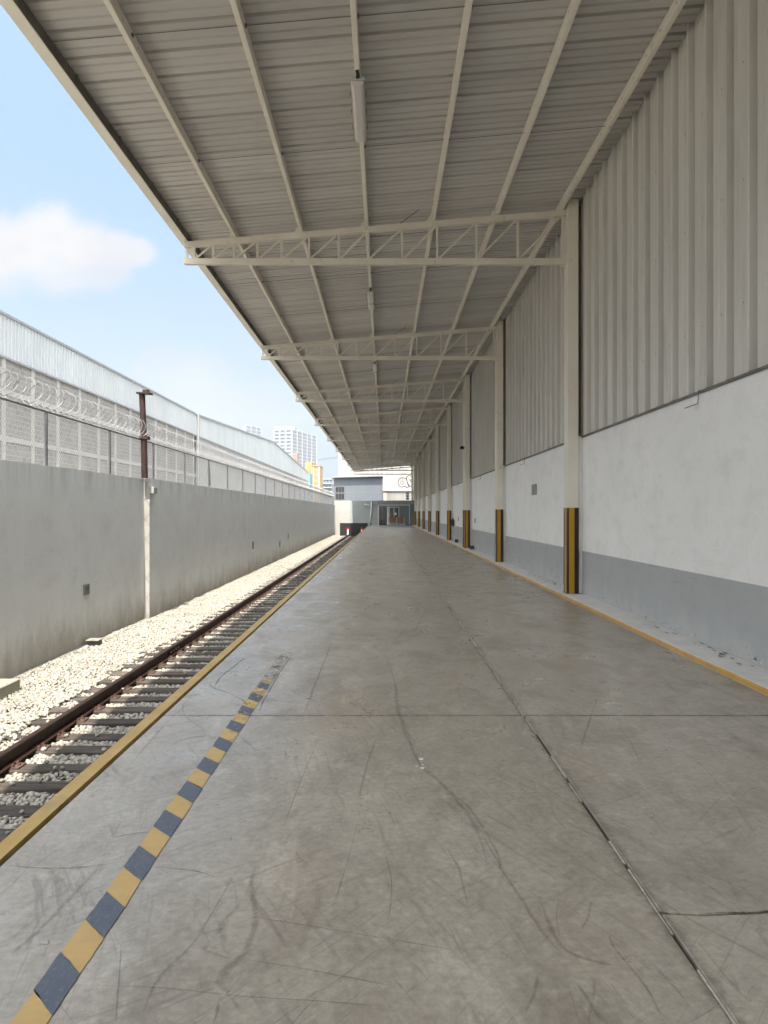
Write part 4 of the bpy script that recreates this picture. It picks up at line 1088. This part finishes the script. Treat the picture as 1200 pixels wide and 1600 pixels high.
g = MB(); g.prism([(Ya, zb1 + .001), (Yb, zb1 + .001), (Yb, gz(Yb) - .03), (Yp, zp - .08), (Ya, gz(Ya) - .03)], lambda a, b, t: (t, a, b), XA - 25, XA - .0); g.build('upper_wall', whitesheet, f2)
g = MB(); g.bar((XA + .08, Ya, gz(Ya) + .05), (XA + .08, Yp, zp + .0), .14, .14); g.build('barge_flashing', fasciam, f2)
g = MB(); g.bar((XA + .08, Yp, zp), (XA + .08, Yb, gz(Yb) + .05), .14, .14); g.build('barge_flashing', fasciam, f2)
g = MB(); g.box(XA + .05, XA + .12, Ya, Yb, zb1 - .12, zb1 - .003); g.build('drip_flashing', fasciam, f2)
g = MB(); g.box(XA + .13, XA + .27, Ys - .07, Ys + .07, -1.4, zt1 + .12); g.build('down_pipe', fasciam, f2)

# ------------------------------------------------------------------ the town beyond
facade = mat('tower_white', (.33, .35, .37), (.30, .32, .34), .6, .1)
tglass = mat('tower_glass', (.075, .105, .13), (.10, .13, .155), .3, .05, spec=.5)
def tower(name, label, B, C, A, H, floors, bays_r, bays_l, fm=facade, gm=tglass, pier=.9, slabh=1.0):
    t_ = thing(name, label, 'tower', (B[0], B[1], -1.4))
    B, C, A = Vector((*B, 0)), Vector((*C, 0)), Vector((*A, 0)); D = A + C - B
    g = MB(); g.prism([(p.x, p.y) for p in (A, B, C, D)], lambda a, b, t: (a, b, t), -1.4, H); g.build('glass_body', gm, t_)
    fh = (H + 1.4) / floors
    cen = (A + C) / 2; k = 1 + .6 / 15
    ring = [cen + (p - cen) * 1.022 for p in (A, B, C, D)]
    s0 = None
    for i in range(floors + 1):
        z = -1.4 + fh * i
        if s0 is None: g = MB(); g.prism([(p.x, p.y) for p in ring], lambda a, b, t: (a, b, t), z - slabh / 2, z + slabh / 2); s0 = (g.build('floor_slab', fm, t_), z)
        else: inst(s0[0], t_, (0, 0, z - s0[1]))
    for (P, Q, nb, w) in ((B, C, bays_r, pier), (A, B, bays_l, pier * 1.3)):
        d = (Q - P).normalized(); nn = Vector((d.y, -d.x, 0))
        for i in range(nb + 1):
            c = P.lerp(Q, i / nb) + nn * .25
            g = MB(); g.bar((c.x, c.y, -1.4), (c.x, c.y, H + .5), w, .7, tuple(nn)); g.build('pier', fm, t_)
    return t_
tw = tower('tower_block', 'tall pale glazed office tower with white piers far beyond the warehouses', (-77.9, 650), (-62.2, 705), (-93.6, 654.5), 71.2, 24, 5, 3)
g = MB(); g.box(-93, -76, 656, 672, 72, 74.5); g.build('roof_plant', facade, tw)
tower('slab_tower', 'small pale tower top just showing above the gabled warehouse roof', (X_(384, 800), 800), (X_(400.5, 800), 830), (X_(378, 800), 806), 92, 26, 3, 2)
yb_ = mat('yellow_facade', (.36, .25, .10), (.32, .22, .09), .7, .3)
pk = mat('salmon_facade', (.34, .21, .17), (.30, .19, .16), .7, .3)
Yy = 200.0
t_ = thing('yellow_building', 'narrow ochre yellow building behind the end of the wire fence', 'building', (-18, Yy, 0))
g = MB(); g.box(X_(487, Yy), X_(499.6, Yy), Yy, Yy + 10, -1.4, Z_(728.5, Yy)); g.build('wall', yb_, t_)
g = MB(); g.box(X_(486, Yy), X_(500.4, Yy), Yy - .3, Yy + 10, Z_(728.4, Yy), Z_(726.8, Yy)); g.build('cornice', yb_, t_)
for i in range(4):
    g = MB(); g.box(X_(490.5, Yy), X_(496.5, Yy), Yy - .06, Yy - .002, Z_(737 + i * 9, Yy), Z_(731.5 + i * 9, Yy)); w_ = g.build('window', pk, t_)
    g = MB(); g.box(X_(491.3, Yy), X_(495.7, Yy), Yy - .09, Yy - .061, Z_(736.4 + i * 9, Yy), Z_(732.3 + i * 9, Yy)); g.build('pane', pk if i % 2 else yb_, w_)
for p_ in (487.3, 490, 497.5, 499.2): g = MB(); g.box(X_(p_, Yy) - .08, X_(p_, Yy) + .08, Yy - .2, Yy - .002, -1.4, Z_(728.6, Yy)); g.build('pilaster', beamm, t_)
g = MB(); g.box(X_(475.5, Yy), X_(486.6, Yy), Yy + 2, Yy + 12, -1.4, Z_(721.5, Yy)); g.build('rear_block', yb_, t_)
g = MB(); g.box(X_(488, Yy), X_(491, Yy), Yy + 2, Yy + 3, Z_(726.7, Yy), Z_(722, Yy)); g.build('water_tank', steel_dark, t_)
for p_ in (485, 493): g = MB(); g.box(X_(p_, Yy) - .06, X_(p_, Yy) + .06, Yy + 3, Yy + 3.12, Z_(726.7, Yy), Z_(711 if p_ == 485 else 717, Yy)); g.build('aerial', facade, t_)
g = MB(); g.box(X_(482, 170), X_(484.3, 170), 170, 176, -1.4, Z_(739, 170)); tag(g.build('teal_building', mat('teal_paint', (.12, .33, .38), rough=.6), loc=(X_(483, 170), 170, -1.4)), 'sliver of a teal building between gabled warehouse and ochre building', 'building')
Yk = 420.0
t_ = thing('pink_building', 'small salmon pink block showing at the foot of the tall tower', 'building', (X_(460, Yk), Yk, -1.4))
g = MB(); g.box(X_(455.5, Yk), X_(463.5, Yk), Yk, Yk + 12, -1.4, Z_(708, Yk)); g.build('wall', pk, t_)
for i in range(3):
    for j in range(2): g = MB(); g.box(X_(457 + j * 3.4, Yk), X_(459 + j * 3.4, Yk), Yk - .1, Yk - .002, Z_(713.5 + i * 5, Yk), Z_(710.5 + i * 5, Yk)); g.build('window', tglass, t_)
Yf = 330.0
t_ = thing('unfinished_building', 'pale unfinished concrete frame building between ochre building and grey building', 'building', (X_(510, Yf), Yf, -1.4))
for i in range(5):
    z = Z_(748 + i * 6.5, Yf); g = MB(); g.box(X_(500.5, Yf), X_(519, Yf), Yf, Yf + 14, z - .35, z); g.build('floor_slab', facade, t_)
for p_ in (502, 507, 512, 517): g = MB(); g.box(X_(p_, Yf) - .3, X_(p_, Yf) + .3, Yf + .5, Yf + 1.1, -1.4, Z_(748, Yf) - .36); g.build('column', tglass, t_)
g = MB(); g.box(X_(500.5, Yf), X_(519, Yf), Yf + 6, Yf + 6.3, -1.4, Z_(756, Yf)); g.build('back_wall', facade, t_)
Yc = 400.0
t_ = thing('tower_crane', 'distant tower crane with a thin jib reaching left from behind the canopy', 'crane', (X_(560, Yc), Yc, -1.4))
cx = X_(560, Yc); cz = Z_(711, Yc)
g = MB()
for sx, sy in ((-.8, -.8), (.8, -.8), (.8, .8), (-.8, .8)): g.box(cx + sx - .12, cx + sx + .12, Yc + sy - .12, Yc + sy + .12, -1.4, cz + 1)
for i in range(10): g.bar((cx - .8, Yc - .8, -1 + i * 3), (cx + .8, Yc - .8, 2 + i * 3), .12, .12)
g.build('mast', facade, t_)
g = MB(); jl = X_(497, Yc); jz = Z_(719.5, Yc)
for dz_, dy_ in ((0, -.5), (0, .5), (1.0, 0)): g.bar((jl, Yc + dy_, jz + dz_ * .6), (cx + 8, Yc + dy_, cz + dz_ + .8), .22, .22)
for i in range(14):
    f0 = i / 14; xq = jl + (cx - jl) * f0; zq = jz + (cz + .8 - jz) * f0; g.bar((xq, Yc - .5, zq), (xq + .8, Yc, zq + .8), .1, .1)
g.build('jib', steel_dark, t_)
g = MB(); g.box(cx + 5.5, cx + 8, Yc - .8, Yc + .8, cz - 1.2, cz + .8); g.build('counterweight', facade, t_)

# ------------------------------------------------------------------ light urban haze
g = MB(); g.box(-420, 420, -60, 900, -2.5, 112)
hm = bpy.data.materials.new('haze_air'); hm.use_nodes = True; t = hm.node_tree; t.nodes.clear()
ho = nd(t, 'ShaderNodeOutputMaterial'); hv = nd(t, 'ShaderNodeVolumePrincipled', {'Density': .0005, 'Color': (.92, .94, 1, 1), 'Anisotropy': .3})
t.links.new(hv.outputs[0], ho.inputs['Volume'])
tag(g.build('haze', hm), kind='stuff')
